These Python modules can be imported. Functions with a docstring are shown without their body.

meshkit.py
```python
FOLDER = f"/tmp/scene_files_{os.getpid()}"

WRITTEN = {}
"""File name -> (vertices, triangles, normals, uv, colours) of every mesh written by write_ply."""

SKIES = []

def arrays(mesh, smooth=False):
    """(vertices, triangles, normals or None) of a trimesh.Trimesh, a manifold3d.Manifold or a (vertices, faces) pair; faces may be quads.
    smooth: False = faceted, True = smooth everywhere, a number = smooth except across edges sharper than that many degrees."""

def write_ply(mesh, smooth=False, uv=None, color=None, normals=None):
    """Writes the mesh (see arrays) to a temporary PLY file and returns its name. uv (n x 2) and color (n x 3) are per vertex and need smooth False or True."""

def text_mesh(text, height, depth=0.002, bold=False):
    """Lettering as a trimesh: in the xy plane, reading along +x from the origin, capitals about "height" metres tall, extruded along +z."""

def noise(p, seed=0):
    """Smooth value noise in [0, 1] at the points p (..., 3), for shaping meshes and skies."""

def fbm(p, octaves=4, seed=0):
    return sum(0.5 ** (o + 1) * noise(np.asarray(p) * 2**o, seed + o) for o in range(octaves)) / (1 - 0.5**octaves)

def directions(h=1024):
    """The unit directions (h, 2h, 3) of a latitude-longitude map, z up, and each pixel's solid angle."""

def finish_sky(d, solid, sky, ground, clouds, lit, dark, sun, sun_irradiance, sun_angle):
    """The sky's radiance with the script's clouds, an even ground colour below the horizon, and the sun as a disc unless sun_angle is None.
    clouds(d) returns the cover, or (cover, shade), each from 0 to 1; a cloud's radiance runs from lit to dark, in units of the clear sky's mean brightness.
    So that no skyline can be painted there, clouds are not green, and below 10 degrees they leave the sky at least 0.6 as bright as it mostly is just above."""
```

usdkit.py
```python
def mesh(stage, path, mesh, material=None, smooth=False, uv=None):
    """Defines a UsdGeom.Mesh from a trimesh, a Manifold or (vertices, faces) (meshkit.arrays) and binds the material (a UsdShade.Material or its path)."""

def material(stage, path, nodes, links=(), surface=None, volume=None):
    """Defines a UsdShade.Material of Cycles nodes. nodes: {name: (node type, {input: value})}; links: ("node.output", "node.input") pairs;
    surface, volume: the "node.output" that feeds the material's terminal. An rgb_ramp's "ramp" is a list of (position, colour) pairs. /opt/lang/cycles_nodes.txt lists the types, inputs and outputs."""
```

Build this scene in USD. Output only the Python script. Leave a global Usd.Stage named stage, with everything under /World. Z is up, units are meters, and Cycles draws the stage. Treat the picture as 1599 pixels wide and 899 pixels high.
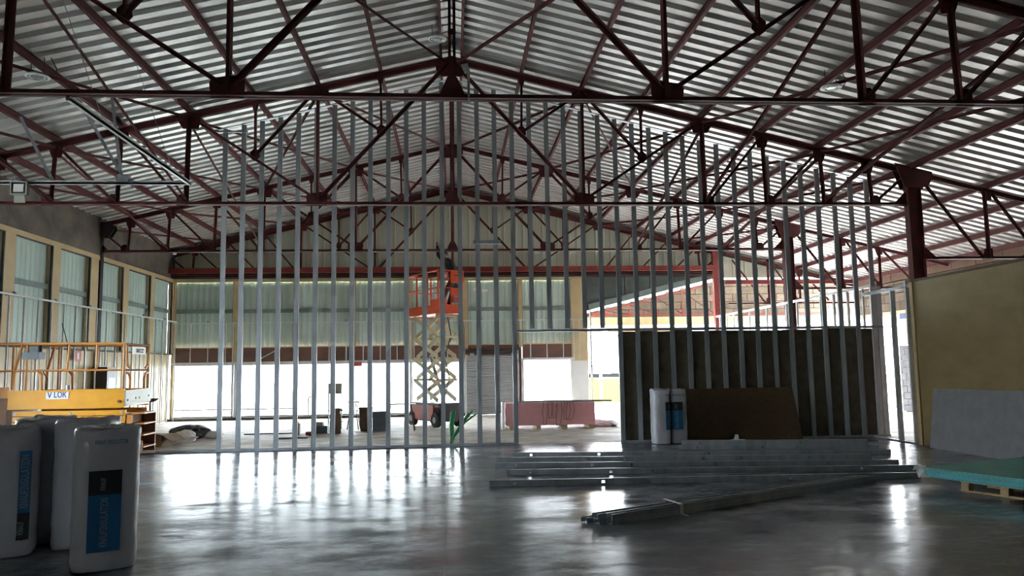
import math, random
import numpy as np, trimesh, manifold3d as mf, shapely
import usdkit, meshkit
from pxr import Usd, UsdGeom, UsdLux, UsdShade, Gf, Sdf, Vt

stage = Usd.Stage.CreateInMemory()
UsdGeom.SetStageUpAxis(stage, 'Z')
UsdGeom.SetStageMetersPerUnit(stage, 1.0)
UsdGeom.Xform.Define(stage, '/World')
random.seed(7)
RNG = np.random.default_rng(7)

# ---------------------------------------------------------------- camera, sky, exposure
F_PX, PITCH, YAW, ROLL = 1205.66, .1032, .0777, -.0156
EYE = np.array([-.0185, 0.0, 1.65])
fw = np.array([math.sin(YAW) * math.cos(PITCH), math.cos(YAW) * math.cos(PITCH), math.sin(PITCH)])
r0 = np.array([math.cos(YAW), -math.sin(YAW), 0.0])
u0 = np.cross(r0, fw)
cr = math.cos(ROLL) * r0 + math.sin(ROLL) * u0
cu = -math.sin(ROLL) * r0 + math.cos(ROLL) * u0
cam = UsdGeom.Camera.Define(stage, '/World/camera')
m4 = np.eye(4); m4[0, :3], m4[1, :3], m4[2, :3], m4[3, :3] = cr, cu, -fw, EYE
cam.AddTransformOp().Set(Gf.Matrix4d(m4.tolist()))
cam.CreateHorizontalApertureAttr(36.0)
cam.CreateFocalLengthAttr(36.0 * F_PX / 1599)
cam.CreateClippingRangeAttr((0.05, 500.0))
cam.CreateExposureAttr(3.2)
sky = UsdLux.DomeLight.Define(stage, '/World/sky')          # an even overcast sky
sky.CreateIntensityAttr(1.0)
sky.CreateColorAttr(Gf.Vec3f(.90, .97, 1.04))

# ---------------------------------------------------------------- materials
def lin(*c):
    c = np.array(c, float) / 255
    return tuple(np.where(c < .04045, c / 12.92, ((c + .055) / 1.055) ** 2.4))
MATS = {}
def mat(name, a, b=None, rough=.5, metal=0.0, scale=3.0, detail=5, stretch=(1, 1, 1), bump=0.0, bscale=30.0, spec=.5, rough2=None, pos=(.35, .65)):
    """Procedural paint: noise between two colours, with grain and fine relief."""
    b = b or tuple(x * .72 for x in a)
    n = {'g': ('geometry', {}), 'm': ('mapping', {'scale': stretch}), 'n': ('noise_texture', {'scale': scale, 'detail': detail, 'roughness': .6}),
         'r': ('rgb_ramp', {'ramp': [(pos[0], a), (pos[1], b)]}), 'p': ('principled_bsdf', {'roughness': rough, 'metallic': metal, 'specular_ior_level': spec})}
    l = [('g.position', 'm.vector'), ('m.vector', 'n.vector'), ('n.fac', 'r.fac'), ('r.color', 'p.base_color')]
    if rough2 is not None:
        n['mr'] = ('map_range', {'from_min': .3, 'from_max': .7, 'to_min': rough, 'to_max': rough2, 'clamp': True})
        l += [('n.fac', 'mr.value'), ('mr.result', 'p.roughness')]
    if bump:
        n['n2'] = ('noise_texture', {'scale': bscale, 'detail': 4}); n['b'] = ('bump', {'strength': bump, 'distance': .01})
        l += [('g.position', 'n2.vector'), ('n2.fac', 'b.height'), ('b.normal', 'p.normal')]
    MATS[name] = usdkit.material(stage, '/World/Looks/' + name, n, l, surface='p.BSDF')
    return MATS[name]

mat('deck', (.66, .64, .62), (.55, .535, .52), rough=.36, metal=.45, scale=1.2, stretch=(.6, 1, 1))
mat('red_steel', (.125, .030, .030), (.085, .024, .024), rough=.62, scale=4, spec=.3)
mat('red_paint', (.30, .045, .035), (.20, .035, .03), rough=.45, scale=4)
mat('red_brown', (.20, .095, .07), (.12, .075, .065), rough=.7, scale=1.2, stretch=(1, 1, 3))
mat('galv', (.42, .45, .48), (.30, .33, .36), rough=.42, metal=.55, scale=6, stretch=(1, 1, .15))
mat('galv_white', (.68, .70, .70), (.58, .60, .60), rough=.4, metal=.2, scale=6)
mat('cream', (.58, .45, .25), (.50, .38, .21), rough=.55, scale=2)
mat('cream_clad', (.55, .47, .30), (.47, .40, .26), rough=.5, scale=1.5)
mat('teal_sheet', (.52, .655, .60), (.44, .56, .51), rough=.5, scale=1.4, stretch=(1, 1, .3))
mat('teal_dark', (.24, .30, .28), rough=.5)
mat('gable_sheet', (.60, .62, .50), (.50, .52, .42), rough=.5, scale=1.1, stretch=(1, 1, .25))
mat('dark_sheet', (.10, .12, .11), (.07, .085, .08), rough=.5, scale=1.5)
mat('navy', (.03, .04, .07), rough=.45)
mat('dark_steel', (.035, .03, .03), rough=.5)
mat('raw_concrete', (.17, .14, .11), (.09, .08, .065), rough=.9, scale=1.6, bump=.5, bscale=14)
mat('plywood', (.235, .172, .07), (.185, .133, .053), rough=.6, scale=1.5, stretch=(1, 1, 2.2))
mat('osb', (.10, .064, .026), (.07, .046, .02), rough=.75, scale=14)
mat('wool', (.14, .12, .08), (.10, .085, .057), rough=.95, scale=5, bump=.6, bscale=60)
mat('grey_board', (.20, .20, .205), (.165, .165, .17), rough=.8, scale=5)
mat('white_board', (.78, .78, .77), (.72, .72, .71), rough=.7, scale=2)
mat('teal_board', (.19, .46, .38), (.16, .40, .33), rough=.75, scale=3)
mat('teal_board_edge', (.09, .42, .44), (.07, .35, .38), rough=.7, scale=6)
mat('pink_board', (.74, .36, .38), (.66, .31, .33), rough=.8, scale=2)
mat('timber', (.46, .33, .17), (.36, .25, .13), rough=.7, scale=5, stretch=(1, 8, 8))
mat('wrap', (.52, .53, .58), (.43, .44, .48), rough=.28, rough2=.5, scale=3, bump=.35, bscale=9, stretch=(1, 1, .6))
mat('wrap_clear', (.62, .64, .66), (.48, .50, .52), rough=.18, scale=6, bump=.6, bscale=22)
mat('label_blue', (.006, .14, .33), (.006, .12, .28), rough=.4)
mat('label_dark', (.012, .02, .022), rough=.4)
mat('print_grey', (.32, .36, .38), rough=.5)
mat('print_teal', (.05, .16, .22), rough=.5)
mat('lift_yellow', (.80, .38, .02), (.72, .33, .02), rough=.38, scale=3)
mat('lift_amber', (.62, .26, .05), (.52, .21, .05), rough=.42, scale=5)
mat('lift_brown', (.22, .10, .05), (.14, .07, .04), rough=.5)
mat('lift_orange', (.75, .085, .015), (.62, .07, .015), rough=.4, scale=4)
mat('lift_cream', (.60, .53, .33), (.50, .44, .27), rough=.45, scale=5)
mat('lift_red', (.55, .09, .07), rough=.45)
mat('rubber', (.02, .02, .02), (.035, .035, .033), rough=.8, scale=8)
mat('panel_grey', (.42, .43, .36), (.37, .38, .32), rough=.5)
mat('white_paint', (.80, .80, .78), (.74, .74, .72), rough=.5)
mat('ink_blue', (.04, .065, .25), rough=.5)
mat('ink_dark', (.03, .03, .035), rough=.6)
mat('red_sign', (.55, .05, .03), rough=.5)
mat('lamp_white', (.74, .75, .74), rough=.3)
mat('lamp_grey', (.36, .37, .37), rough=.25, metal=.6)
mat('green_hose', (.012, .26, .08), (.01, .20, .06), rough=.4)
mat('cardboard', (.22, .16, .10), (.17, .125, .08), rough=.9, scale=4)
mat('blue_grey', (.16, .19, .22), (.11, .135, .16), rough=.5)
mat('cloth_dark', (.010, .011, .014), (.018, .018, .022), rough=.9, scale=10)
mat('trouser', (.10, .03, .025), (.07, .025, .02), rough=.9, scale=10)
mat('skin', (.33, .17, .11), (.30, .15, .10), rough=.5)
mat('hair', (.012, .010, .009), rough=.7)
mat('cloth_white', (.75, .76, .80), (.66, .68, .72), rough=.8)
mat('sheet_black', (.03, .03, .04), (.05, .05, .06), rough=.35, bump=.5, bscale=12)
mat('brick', (.17, .092, .062), (.13, .075, .052), rough=.9, scale=3)
mat('brick_tan', (.165, .12, .085), (.125, .092, .066), rough=.9, scale=2.2)
mat('block_grey', (.19, .19, .20), (.14, .14, .15), rough=.9, scale=4)
mat('mortar', (.15, .12, .09), (.12, .097, .075), rough=.9)
mat('shutter', (.40, .43, .44), (.34, .37, .38), rough=.45, metal=.2, scale=3)
mat('yard', (.58, .57, .54), (.50, .49, .46), rough=.95, scale=.8)
mat('yard_rail', (.02, .022, .022), rough=.9, spec=0)
mat('yard_wall', (.24, .205, .05), (.22, .19, .045), rough=.9, spec=0)
mat('rough_slab', (.58, .53, .46), (.34, .30, .25), rough=.55, rough2=.85, scale=1.6, detail=8, bump=.5, bscale=5)

# polished slab: trowelled blotches, dust and long shallow waves
MATS['slab'] = usdkit.material(stage, '/World/Looks/slab', {
    'g': ('geometry', {}), 'm1': ('mapping', {'scale': (.5, .8, 1)}), 'n1': ('noise_texture', {'scale': 1.0, 'detail': 8, 'roughness': .62, 'distortion': .6}),
    'r1': ('rgb_ramp', {'ramp': [(.30, (.105, .125, .15)), (.52, (.15, .172, .20)), (.72, (.28, .285, .295))]}),
    'm2': ('mapping', {'scale': (.8, 1.3, 1)}), 'n2': ('noise_texture', {'scale': 1.1, 'detail': 7, 'roughness': .7}),
    'mr': ('map_range', {'from_min': .32, 'from_max': .68, 'to_min': .06, 'to_max': .33, 'clamp': True}),
    'm3': ('mapping', {'scale': (.8, 1.6, 1)}), 'n3': ('noise_texture', {'scale': 2.6, 'detail': 3, 'roughness': .5}),
    'b': ('bump', {'strength': .21, 'distance': .012}), 'p': ('principled_bsdf', {'specular_ior_level': .32})},
    [('g.position', 'm1.vector'), ('m1.vector', 'n1.vector'), ('n1.fac', 'r1.fac'), ('r1.color', 'p.base_color'),
     ('g.position', 'm2.vector'), ('m2.vector', 'n2.vector'), ('n2.fac', 'mr.value'), ('mr.result', 'p.roughness'),
     ('g.position', 'm3.vector'), ('m3.vector', 'n3.vector'), ('n3.fac', 'b.height'), ('b.normal', 'p.normal')], surface='p.BSDF')
MATS['glass'] = usdkit.material(stage, '/World/Looks/glass', {'f': ('fresnel', {'IOR': 1.45}), 't': ('transparent_bsdf', {'color': (.96, .98, .97)}), 'g': ('glossy_bsdf', {'roughness': .02, 'color': (.9, .9, .9)}), 'x': ('mix_closure', {})},
    [('f.fac', 'x.fac'), ('t.BSDF', 'x.closure1'), ('g.BSDF', 'x.closure2')], surface='x.closure')
MATS['fibreglass'] = usdkit.material(stage, '/World/Looks/fibreglass', {'d': ('diffuse_bsdf', {'color': (.6, .6, .58)}), 't': ('translucent_bsdf', {'color': (.62, .62, .6)}), 'x': ('mix_closure', {'fac': .5})},
    [('d.BSDF', 'x.closure1'), ('t.BSDF', 'x.closure2')], surface='x.closure')

# ---------------------------------------------------------------- helpers
USED = {}
def free(path):
    """path with _001, _002 ... added when it is taken"""
    n = USED.get(path, -1) + 1
    USED[path] = n
    return path if n == 0 else '%s_%03d' % (path, n)
def root_of(parent):
    return '/World' if parent is None else str(parent.GetPath())
def obj(name, mesh, m, parent=None, label=None, smooth=False, kind=None):
    if isinstance(mesh, MB): mesh = mesh.get()
    p = usdkit.mesh(stage, free(root_of(parent) + '/' + name), mesh, MATS[m], smooth=smooth).GetPrim()
    if label: p.SetCustomDataByKey('label', label)
    if kind: p.SetCustomDataByKey('kind', kind)
    return p
def tag(p, label, cat, group=None):
    p.SetCustomDataByKey('label', label); p.SetCustomDataByKey('category', cat)
    if group: p.SetCustomDataByKey('group', group)
    return p
def xf(name, loc=(0, 0, 0), rz=0.0, kind=None, parent=None):
    x = UsdGeom.Xform.Define(stage, free(root_of(parent) + '/' + name))
    x.AddTranslateOp().Set(Gf.Vec3d(*map(float, loc)))
    if rz: x.AddRotateZOp().Set(float(rz))
    if kind: x.GetPrim().SetCustomDataByKey('kind', kind)
    return x.GetPrim()
def thing(name, label, cat, loc=(0, 0, 0), rz=0.0, group=None):
    return tag(xf(name, loc, rz), label, cat, group)
def dup(src, name, label, loc, rz=0.0, cat=None, group=None):
    was = src.GetCustomData()
    t = thing(name, label, cat or was['category'], loc, rz, group or was.get('group'))
    t.GetReferences().AddInternalReference(src.GetPath()); t.SetInstanceable(True)
    return t

class MB:
    def __init__(s): s.v, s.f, s.n = [], [], 0
    def add(s, v, f):
        v = np.asarray(v, float); s.v.append(v); s.f.append(np.asarray(f, int) + s.n); s.n += len(v); return s
    def tm(s, m): return s.add(m.vertices, m.faces)
    def get(s): return np.vstack(s.v), np.vstack(s.f)
    BF = np.array([[0, 2, 1], [0, 3, 2], [4, 5, 6], [4, 6, 7], [0, 1, 5], [0, 5, 4], [1, 2, 6], [1, 6, 5], [2, 3, 7], [2, 7, 6], [3, 0, 4], [3, 4, 7]])
    def frame(s, o, a, b, c):
        """box at corner o with edge vectors a, b, c"""
        o, a, b, c = (np.asarray(x, float) for x in (o, a, b, c))
        f = s.BF if np.dot(np.cross(a, b), c) > 0 else s.BF[:, ::-1]
        return s.add([o, o + a, o + a + b, o + b, o + c, o + a + c, o + a + b + c, o + b + c], f)
    def box(s, x0, x1, y0, y1, z0, z1): return s.frame((x0, y0, z0), (x1 - x0, 0, 0), (0, y1 - y0, 0), (0, 0, z1 - z0))
    def bar(s, p, q, w, h, up=(0, 0, 1), o=(0, 0)):
        """box from p to q, w across, h along up; o shifts it (across, up)"""
        p, q, up = (np.asarray(x, float) for x in (p, q, up)); d = q - p; t = d / np.linalg.norm(d)
        a = np.cross(t, up)
        if np.linalg.norm(a) < 1e-6: a = np.cross(t, (0, 1.0, 0))
        a /= np.linalg.norm(a); u = np.cross(a, t)
        return s.frame(p - a * (w / 2 - o[0]) - u * (h / 2 - o[1]), d, a * w, u * h)
    def cyl(s, p, q, r, n=10, r2=None):
        p, q = np.asarray(p, float), np.asarray(q, float); d = q - p; t = d / np.linalg.norm(d)
        a = np.cross(t, (0, 0, 1.0) if abs(t[2]) < .9 else (1.0, 0, 0)); a /= np.linalg.norm(a); b = np.cross(t, a)
        k = np.arange(n) * 2 * np.pi / n; ring = np.cos(k)[:, None] * a + np.sin(k)[:, None] * b
        v = np.vstack([p + ring * r, q + ring * (r if r2 is None else r2), [p], [q]]); i = np.arange(n); j = (i + 1) % n
        return s.add(v, np.vstack([np.c_[i, i + n, j], np.c_[j, i + n, j + n], np.c_[i, j, np.full(n, 2 * n)], np.c_[i + n, np.full(n, 2 * n + 1), j + n]]))
    def tube(s, pts, r, n=7):
        pts = [np.asarray(p, float) for p in pts]
        for k in range(len(pts) - 1): s.cyl(pts[k], pts[k + 1], r, n)
        for p in pts[1:-1]:
            m = trimesh.creation.icosphere(1, r * 1.01); s.add(m.vertices + p, m.faces)
        return s
    def plate(s, pts, n, t):
        """convex flat plate through pts (3-D), thickness t along n, centred"""
        pts = np.asarray(pts, float); n = np.asarray(n, float); n /= np.linalg.norm(n); k = len(pts)
        if np.dot(np.cross(pts[1] - pts[0], pts[2] - pts[1]), n) < 0: pts = pts[::-1]
        v = np.vstack([pts - n * t / 2, pts + n * t / 2]); f = []
        for i in range(1, k - 1): f += [[0, i + 1, i], [k, k + i, k + i + 1]]
        for i in range(k): j = (i + 1) % k; f += [[i, j, k + j], [i, k + j, k + i]]
        return s.add(v, f)
    def lathe(s, prof, o=(0, 0, 0), n=24, axis='z'):
        prof = np.asarray(prof, float); k = np.arange(n) * 2 * np.pi / n
        v = np.stack([np.outer(prof[:, 0], np.cos(k)), np.outer(prof[:, 0], np.sin(k)), np.repeat(prof[:, 1:2], n, 1)], -1).reshape(-1, 3)
        f = []
        for a in range(len(prof) - 1):
            for i in range(n):
                j = (i + 1) % n; f += [[a * n + i, a * n + j, (a + 1) * n + j], [a * n + i, (a + 1) * n + j, (a + 1) * n + i]]
        if axis == 'y': v = v[:, [0, 2, 1]] * [1, -1, 1]
        return s.add(v + np.asarray(o, float), f)
    def angles(s, p, q, leg, t=.007, gap=.012, flip=1):
        """a pair of angle sections back to back (along y), horizontal legs on the flip side"""
        p, q = np.asarray(p, float), np.asarray(q, float); d = q - p; tt = d / np.linalg.norm(d); Yv = np.array([0, 1.0, 0]); n = np.cross(Yv, tt)
        if n[2] < 0: n = -n
        n *= flip
        for sg in (-1, 1):
            s.frame(p + Yv * sg * gap / 2 - n * leg / 2, d, Yv * sg * t, n * leg)
            s.frame(p + Yv * sg * gap / 2 + n * (leg / 2 - t), d, Yv * sg * leg, n * t)
        return s
    def cstud(s, p, q, w, d, face=(0, -1, 0), t=.0025):
        """C section stud from p to q: web w wide whose outer side looks along face, flanges d deep, small lips"""
        p, q, fc = (np.asarray(x, float) for x in (p, q, face)); ax = q - p; a = np.cross(ax / np.linalg.norm(ax), fc); a /= np.linalg.norm(a)
        s.frame(p - a * w / 2, ax, a * w, -fc * t)
        for sg in (-1, 1):
            s.frame(p + a * sg * w / 2, ax, -a * sg * t, -fc * d)
            s.frame(p + a * sg * w / 2 - fc * d, ax, -a * sg * .014, fc * t)
        return s

def ribbed(o, u, v, n, width, height, pitch, depth, flat=.45, slope=.12, bottom=None, top=None, start=0.0):
    """trapezoidal sheet: ribs run along v, profile across u, relief along n. bottom/top: functions of the distance along u"""
    o, u, v, n = (np.asarray(x, float) for x in (o, u, v, n)); prof = []; k = math.floor(start / pitch) - 1
    while k * pitch < start + width + pitch:
        b = k * pitch
        for s_, h in ((0, 0), (flat, 0), (flat + slope, 1), (1 - slope, 1)): prof.append((b + s_ * pitch, h * depth))
        k += 1
    xs, hs = np.array(prof).T
    grid = np.unique(np.r_[xs[(xs > start) & (xs < start + width)], start, start + width]); hh = np.interp(grid, xs, hs); g = grid - start
    b = np.array([bottom(x) if bottom else 0.0 for x in g]); t = np.array([top(x) if top else height for x in g]); t = np.maximum(t, b + 1e-3)
    base = o + g[:, None] * u + hh[:, None] * n
    vv = np.vstack([base + b[:, None] * v, base + t[:, None] * v]); c = len(g); i = np.arange(c - 1)
    return vv, np.vstack([np.c_[i, i + 1, i + 1 + c], np.c_[i, i + 1 + c, i + c]])

ORD = ['first', 'second', 'third', 'fourth', 'fifth', 'sixth', 'seventh', 'eighth', 'ninth', 'tenth', 'eleventh', 'twelfth']
SIDE = {-1: 'left', 1: 'right'}

# ---------------------------------------------------------------- setting: dimensions
XL, XC, XR = -9.9, 10.1, 15.2             # left wall, right column row, far right wall
Y0, YP, YB = -8.0, 16.86, 28.14           # wall behind the camera, stud partition, back wall
SL = .24
chord = lambda x: 8.22 - SL * abs(x)      # centre of a truss top chord
DECK = .19                                # deck underside above it
T_AT = [9.57, 15.98, 22.39, 27.86]
NODES = [0, 1.5, 2.8, 4.08, 5.4, 6.74, 8.02, 9.1, 10.05]

# floor: two polished slabs with a sawn joint, and the rough slab behind the partition
fl = xf('floor', kind='structure')
obj('polished_slab', MB().box(XL - .3, -.103, Y0, 16.95, -.2, 0), 'slab', fl)
obj('polished_slab', MB().box(-.095, 9.35, Y0, 16.95, -.2, 0), 'slab', fl)
obj('joint_filler', MB().box(-.103, -.095, Y0, 16.95, -.2, -.002), 'grey_board', fl)
obj('rough_slab', MB().box(XL - .3, XR, 16.95, YB + .2, -.2, -.012), 'rough_slab', fl)
obj('rough_slab', MB().box(9.35, XR, Y0, 16.95, -.2, -.012), 'rough_slab', fl)
yard = obj('yard', MB().box(-70, 80, YB + .2, 110, -.3, -.1).box(XR, 80, -40, YB + .2, -.3, -.1).box(-70, XL - .3, -40, YB + .2, -.3, -.1).box(XL - .3, XR, -40, Y0, -.3, -.1), 'yard', kind='structure')

# roof deck: ribbed steel sheets laid ridge to eave, 1 m cover each
ceil = xf('ceiling', kind='structure')
for sd, xe in ((-1, 10.3), (1, 15.6)):
    ln = math.hypot(xe, SL * xe)
    v = np.array([sd * xe, 0, -SL * xe]) / ln; n = np.array([sd * SL * xe, 0, xe]) / ln
    for y in range(-8, 29):
        w = 1.0 if y < 28 else .5
        o = np.array([0, y, chord(0) + DECK])
        obj('roof_sheet', ribbed(o, (0, 1, 0), v, n, w, ln, 1 / 3, .066, .46, .1), 'deck', ceil)
obj('ridge_cap', MB().plate([(-.25, y_, chord(0) + DECK + .02 - .06) for y_ in (-8, 28.5)] + [(0, y_, chord(0) + DECK + .03) for y_ in (28.5, -8)], (-.24, 0, 1), .004).plate([(.25, y_, chord(0) + DECK + .02 - .06) for y_ in (28.5, -8)] + [(0, y_, chord(0) + DECK + .03) for y_ in (-8, 28.5)], (.24, 0, 1), .004), 'deck', ceil)
obj('roof_membrane', MB().plate([(0, -8, 8.55), (0, 28.6, 8.55), (-10.4, 28.6, 8.55 - SL * 10.4), (-10.4, -8, 8.55 - SL * 10.4)], (-.24, 0, 1), .03).plate([(0, -8, 8.55), (0, 28.6, 8.55), (15.7, 28.6, 8.55 - SL * 15.7), (15.7, -8, 8.55 - SL * 15.7)], (.24, 0, 1), .03), 'dark_sheet', ceil)

# ---- left wall
wl = xf('wall_left', kind='structure')
zt = lambda x: chord(x) + DECK + .06
obj('concrete_band', MB().box(XL - .25, XL, Y0, YB + .3, 4.97, zt(XL) - .02), 'raw_concrete', wl)
obj('concrete_band', MB().box(XL - .25, XL + .03, Y0, 22.3, 4.97, 5.32), 'raw_concrete', wl)
WIN_L = [(11.85, 13.5), (13.9, 15.55), (16.03, 17.71), (18.13, 19.79), (20.16, 21.81), (22.27, 23.94), (24.31, 26.06), (26.38, 28.05)]
edges = [Y0] + [e for w in WIN_L for e in w] + [YB]
for k in range(0, len(edges), 2):
    obj('window_post', MB().box(XL - .14, XL + .02, edges[k], edges[k + 1], 2.33, 4.9), 'cream', wl)
obj('window_head', MB().box(XL - .14, XL + .025, Y0, YB, 4.85, 4.97), 'cream', wl)
obj('backing', MB().box(XL - .3, XL - .2, Y0, 11.85, -.2, 5).box(XL - .3, XL - .2, 15.55, YB, -.2, 5).box(XL - .3, XL - .2, 13.5, 13.9, -.2, 5), 'dark_sheet', wl)
y = Y0
while y < YB - .01:
    w = min(1.0, YB - y)
    if 11.8 < y + .5 < 15.5: y = 15.55; continue
    if y < 11.85 < y + w: w = 11.85 - y
    obj('cladding_panel', ribbed((XL - .05, y, 0), (0, 1, 0), (0, 0, 1), (1, 0, 0), w, 2.33, .33, .014, .8, .05), 'cream_clad', wl); y += w
nwin = 0
def window(parent_axis, a, b, z0, z1):
    """an old window opening closed with green corrugated sheet: frame, sheet, girt"""
    global nwin
    nwin += 1
    w = xf('window_%d' % nwin, kind='structure'); fr = MB()
    if parent_axis == 'x':
        P = lambda s, d, z: (XL - d, s, z)
        nrm, uu = (1, 0, 0), (0, 1, 0)
    else:
        P = lambda s, d, z: (s, YB + d, z)
        nrm, uu = (0, -1, 0), (1, 0, 0)
    for p, q in (((a, z0), (a, z1)), ((b, z0), (b, z1)), ((a, z1), (b, z1))):
        fr.bar(P(p[0], .02, p[1]), P(q[0], .02, q[1]), .045, .045, up=nrm)
    obj('frame', fr, 'navy' if parent_axis == 'x' else 'teal_dark', w)
    obj('corrugated_sheet', ribbed(P(a, .15, z0), uu, (0, 0, 1), nrm, b - a, z1 - z0, .21, .012, .4, .15), 'teal_sheet', w)
    obj('girt', MB().bar(P(a, .09, 3.82), P(b, .09, 3.82), .05, .13), 'teal_dark', w)
for a, b in WIN_L[:2]:                      # glazed to the floor, nearer the camera
    nwin += 1; w = xf('window_%d' % nwin, kind='structure')
    obj('frame', MB().box(XL - .12, XL - .06, a, a + .05, 0, 4.85).box(XL - .12, XL - .06, b - .05, b, 0, 4.85).box(XL - .12, XL - .06, a, b, 0, .08).box(XL - .12, XL - .06, a, b, 4.79, 4.85).box(XL - .12, XL - .06, a, b, 3.55, 3.6), 'navy', w)
    obj('pane', MB().box(XL - .095, XL - .085, a + .04, b - .04, .05, 4.82), 'glass', w)
for a, b in WIN_L[2:]: window('x', a, b, 2.33, 4.85)
obj('sill', MB().box(XL - .1, XL + .035, Y0, 11.85, 2.29, 2.335).box(XL - .1, XL + .035, 15.55, YB, 2.29, 2.335), 'raw_concrete', wl)

# ---- back wall
wb = xf('wall_back', kind='structure')
BAYS = [(-9.81, -7.81), (-7.56, -5.69), (-5.54, -3.65), (-3.51, -1.58), (-1.46, .35), (.54, 2.4), (2.54, 4.33)]
for k in range(len(BAYS) - 1):
    a, b = BAYS[k][1], BAYS[k + 1][0]
    obj('window_post', MB().box(a, b, YB - .03, YB + .16, 1.98 if k < 5 else 2.4, 4.9), 'cream', wb)
    obj('mullion', MB().box((a + b) / 2 - .05, (a + b) / 2 + .05, YB, YB + .12, 0, 2.0), 'galv_white', wb)
obj('corner_post', MB().box(XL, BAYS[0][0], YB - .04, YB + .16, 0, 4.9), 'cream', wb)
obj('pillar', MB().box(4.33, 4.92, YB - .04, YB + .35, 0, 4.9), 'cream', wb)
obj('window_head', MB().box(XL, 4.8, YB - .06, YB + .12, 4.88, 4.97), 'cream', wb)
obj('girder', MB().box(XL, 9.75, YB - .2, YB + .05, 4.97, 5.14).box(XL, 9.75, YB - .28, YB - .2, 4.99, 5.03), 'dark_steel', wb)
for k, (a, b) in enumerate(BAYS):
    window('y', a, b, 2.52, 4.88)
    if k != 5: obj('lintel_board', MB().box(a - .02, b + .02, YB - .01, YB + .05, 2.0, 2.5), 'red_brown', wb)
obj('lintel_board', MB().box(.36, 2.5, YB + .06, YB + .12, 2.0, 2.52).box(2.36, 2.5, YB, YB + .1, 0, 2.1), 'red_brown', wb)
obj('lintel_rail', MB().box(XL, .45, YB - .05, YB + .06, 1.93, 2.01).box(2.45, 4.4, YB - .05, YB + .06, 1.93, 2.01), 'galv_white', wb)
obj('lintel_ledge', MB().box(XL, 4.5, YB - .05, YB + .02, 2.5, 2.54), 'cream', wb)
obj('kerb', MB().box(XL, .4, YB - .25, YB + .15, -.02, .07), 'raw_concrete', wb)
# gable cladding above the girder, 1 m panels
obj('corner_fill', MB().box(XL - .3, XL + .02, YB - .02, YB + .3, 4.8, 6.05), 'dark_steel', wb)
x = XL
while x < 9.75 - .01:
    w = min(1.0, 9.75 - x); x0 = x
    obj('gable_panel', ribbed((x0, YB + .02, 5.1), (1, 0, 0), (0, 0, 1), (0, -1, 0), w, 1, .28, .03, .72, .05, top=lambda g: chord(x0 + g) + DECK + .05 - 5.1), 'gable_sheet', wb); x += w
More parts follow.
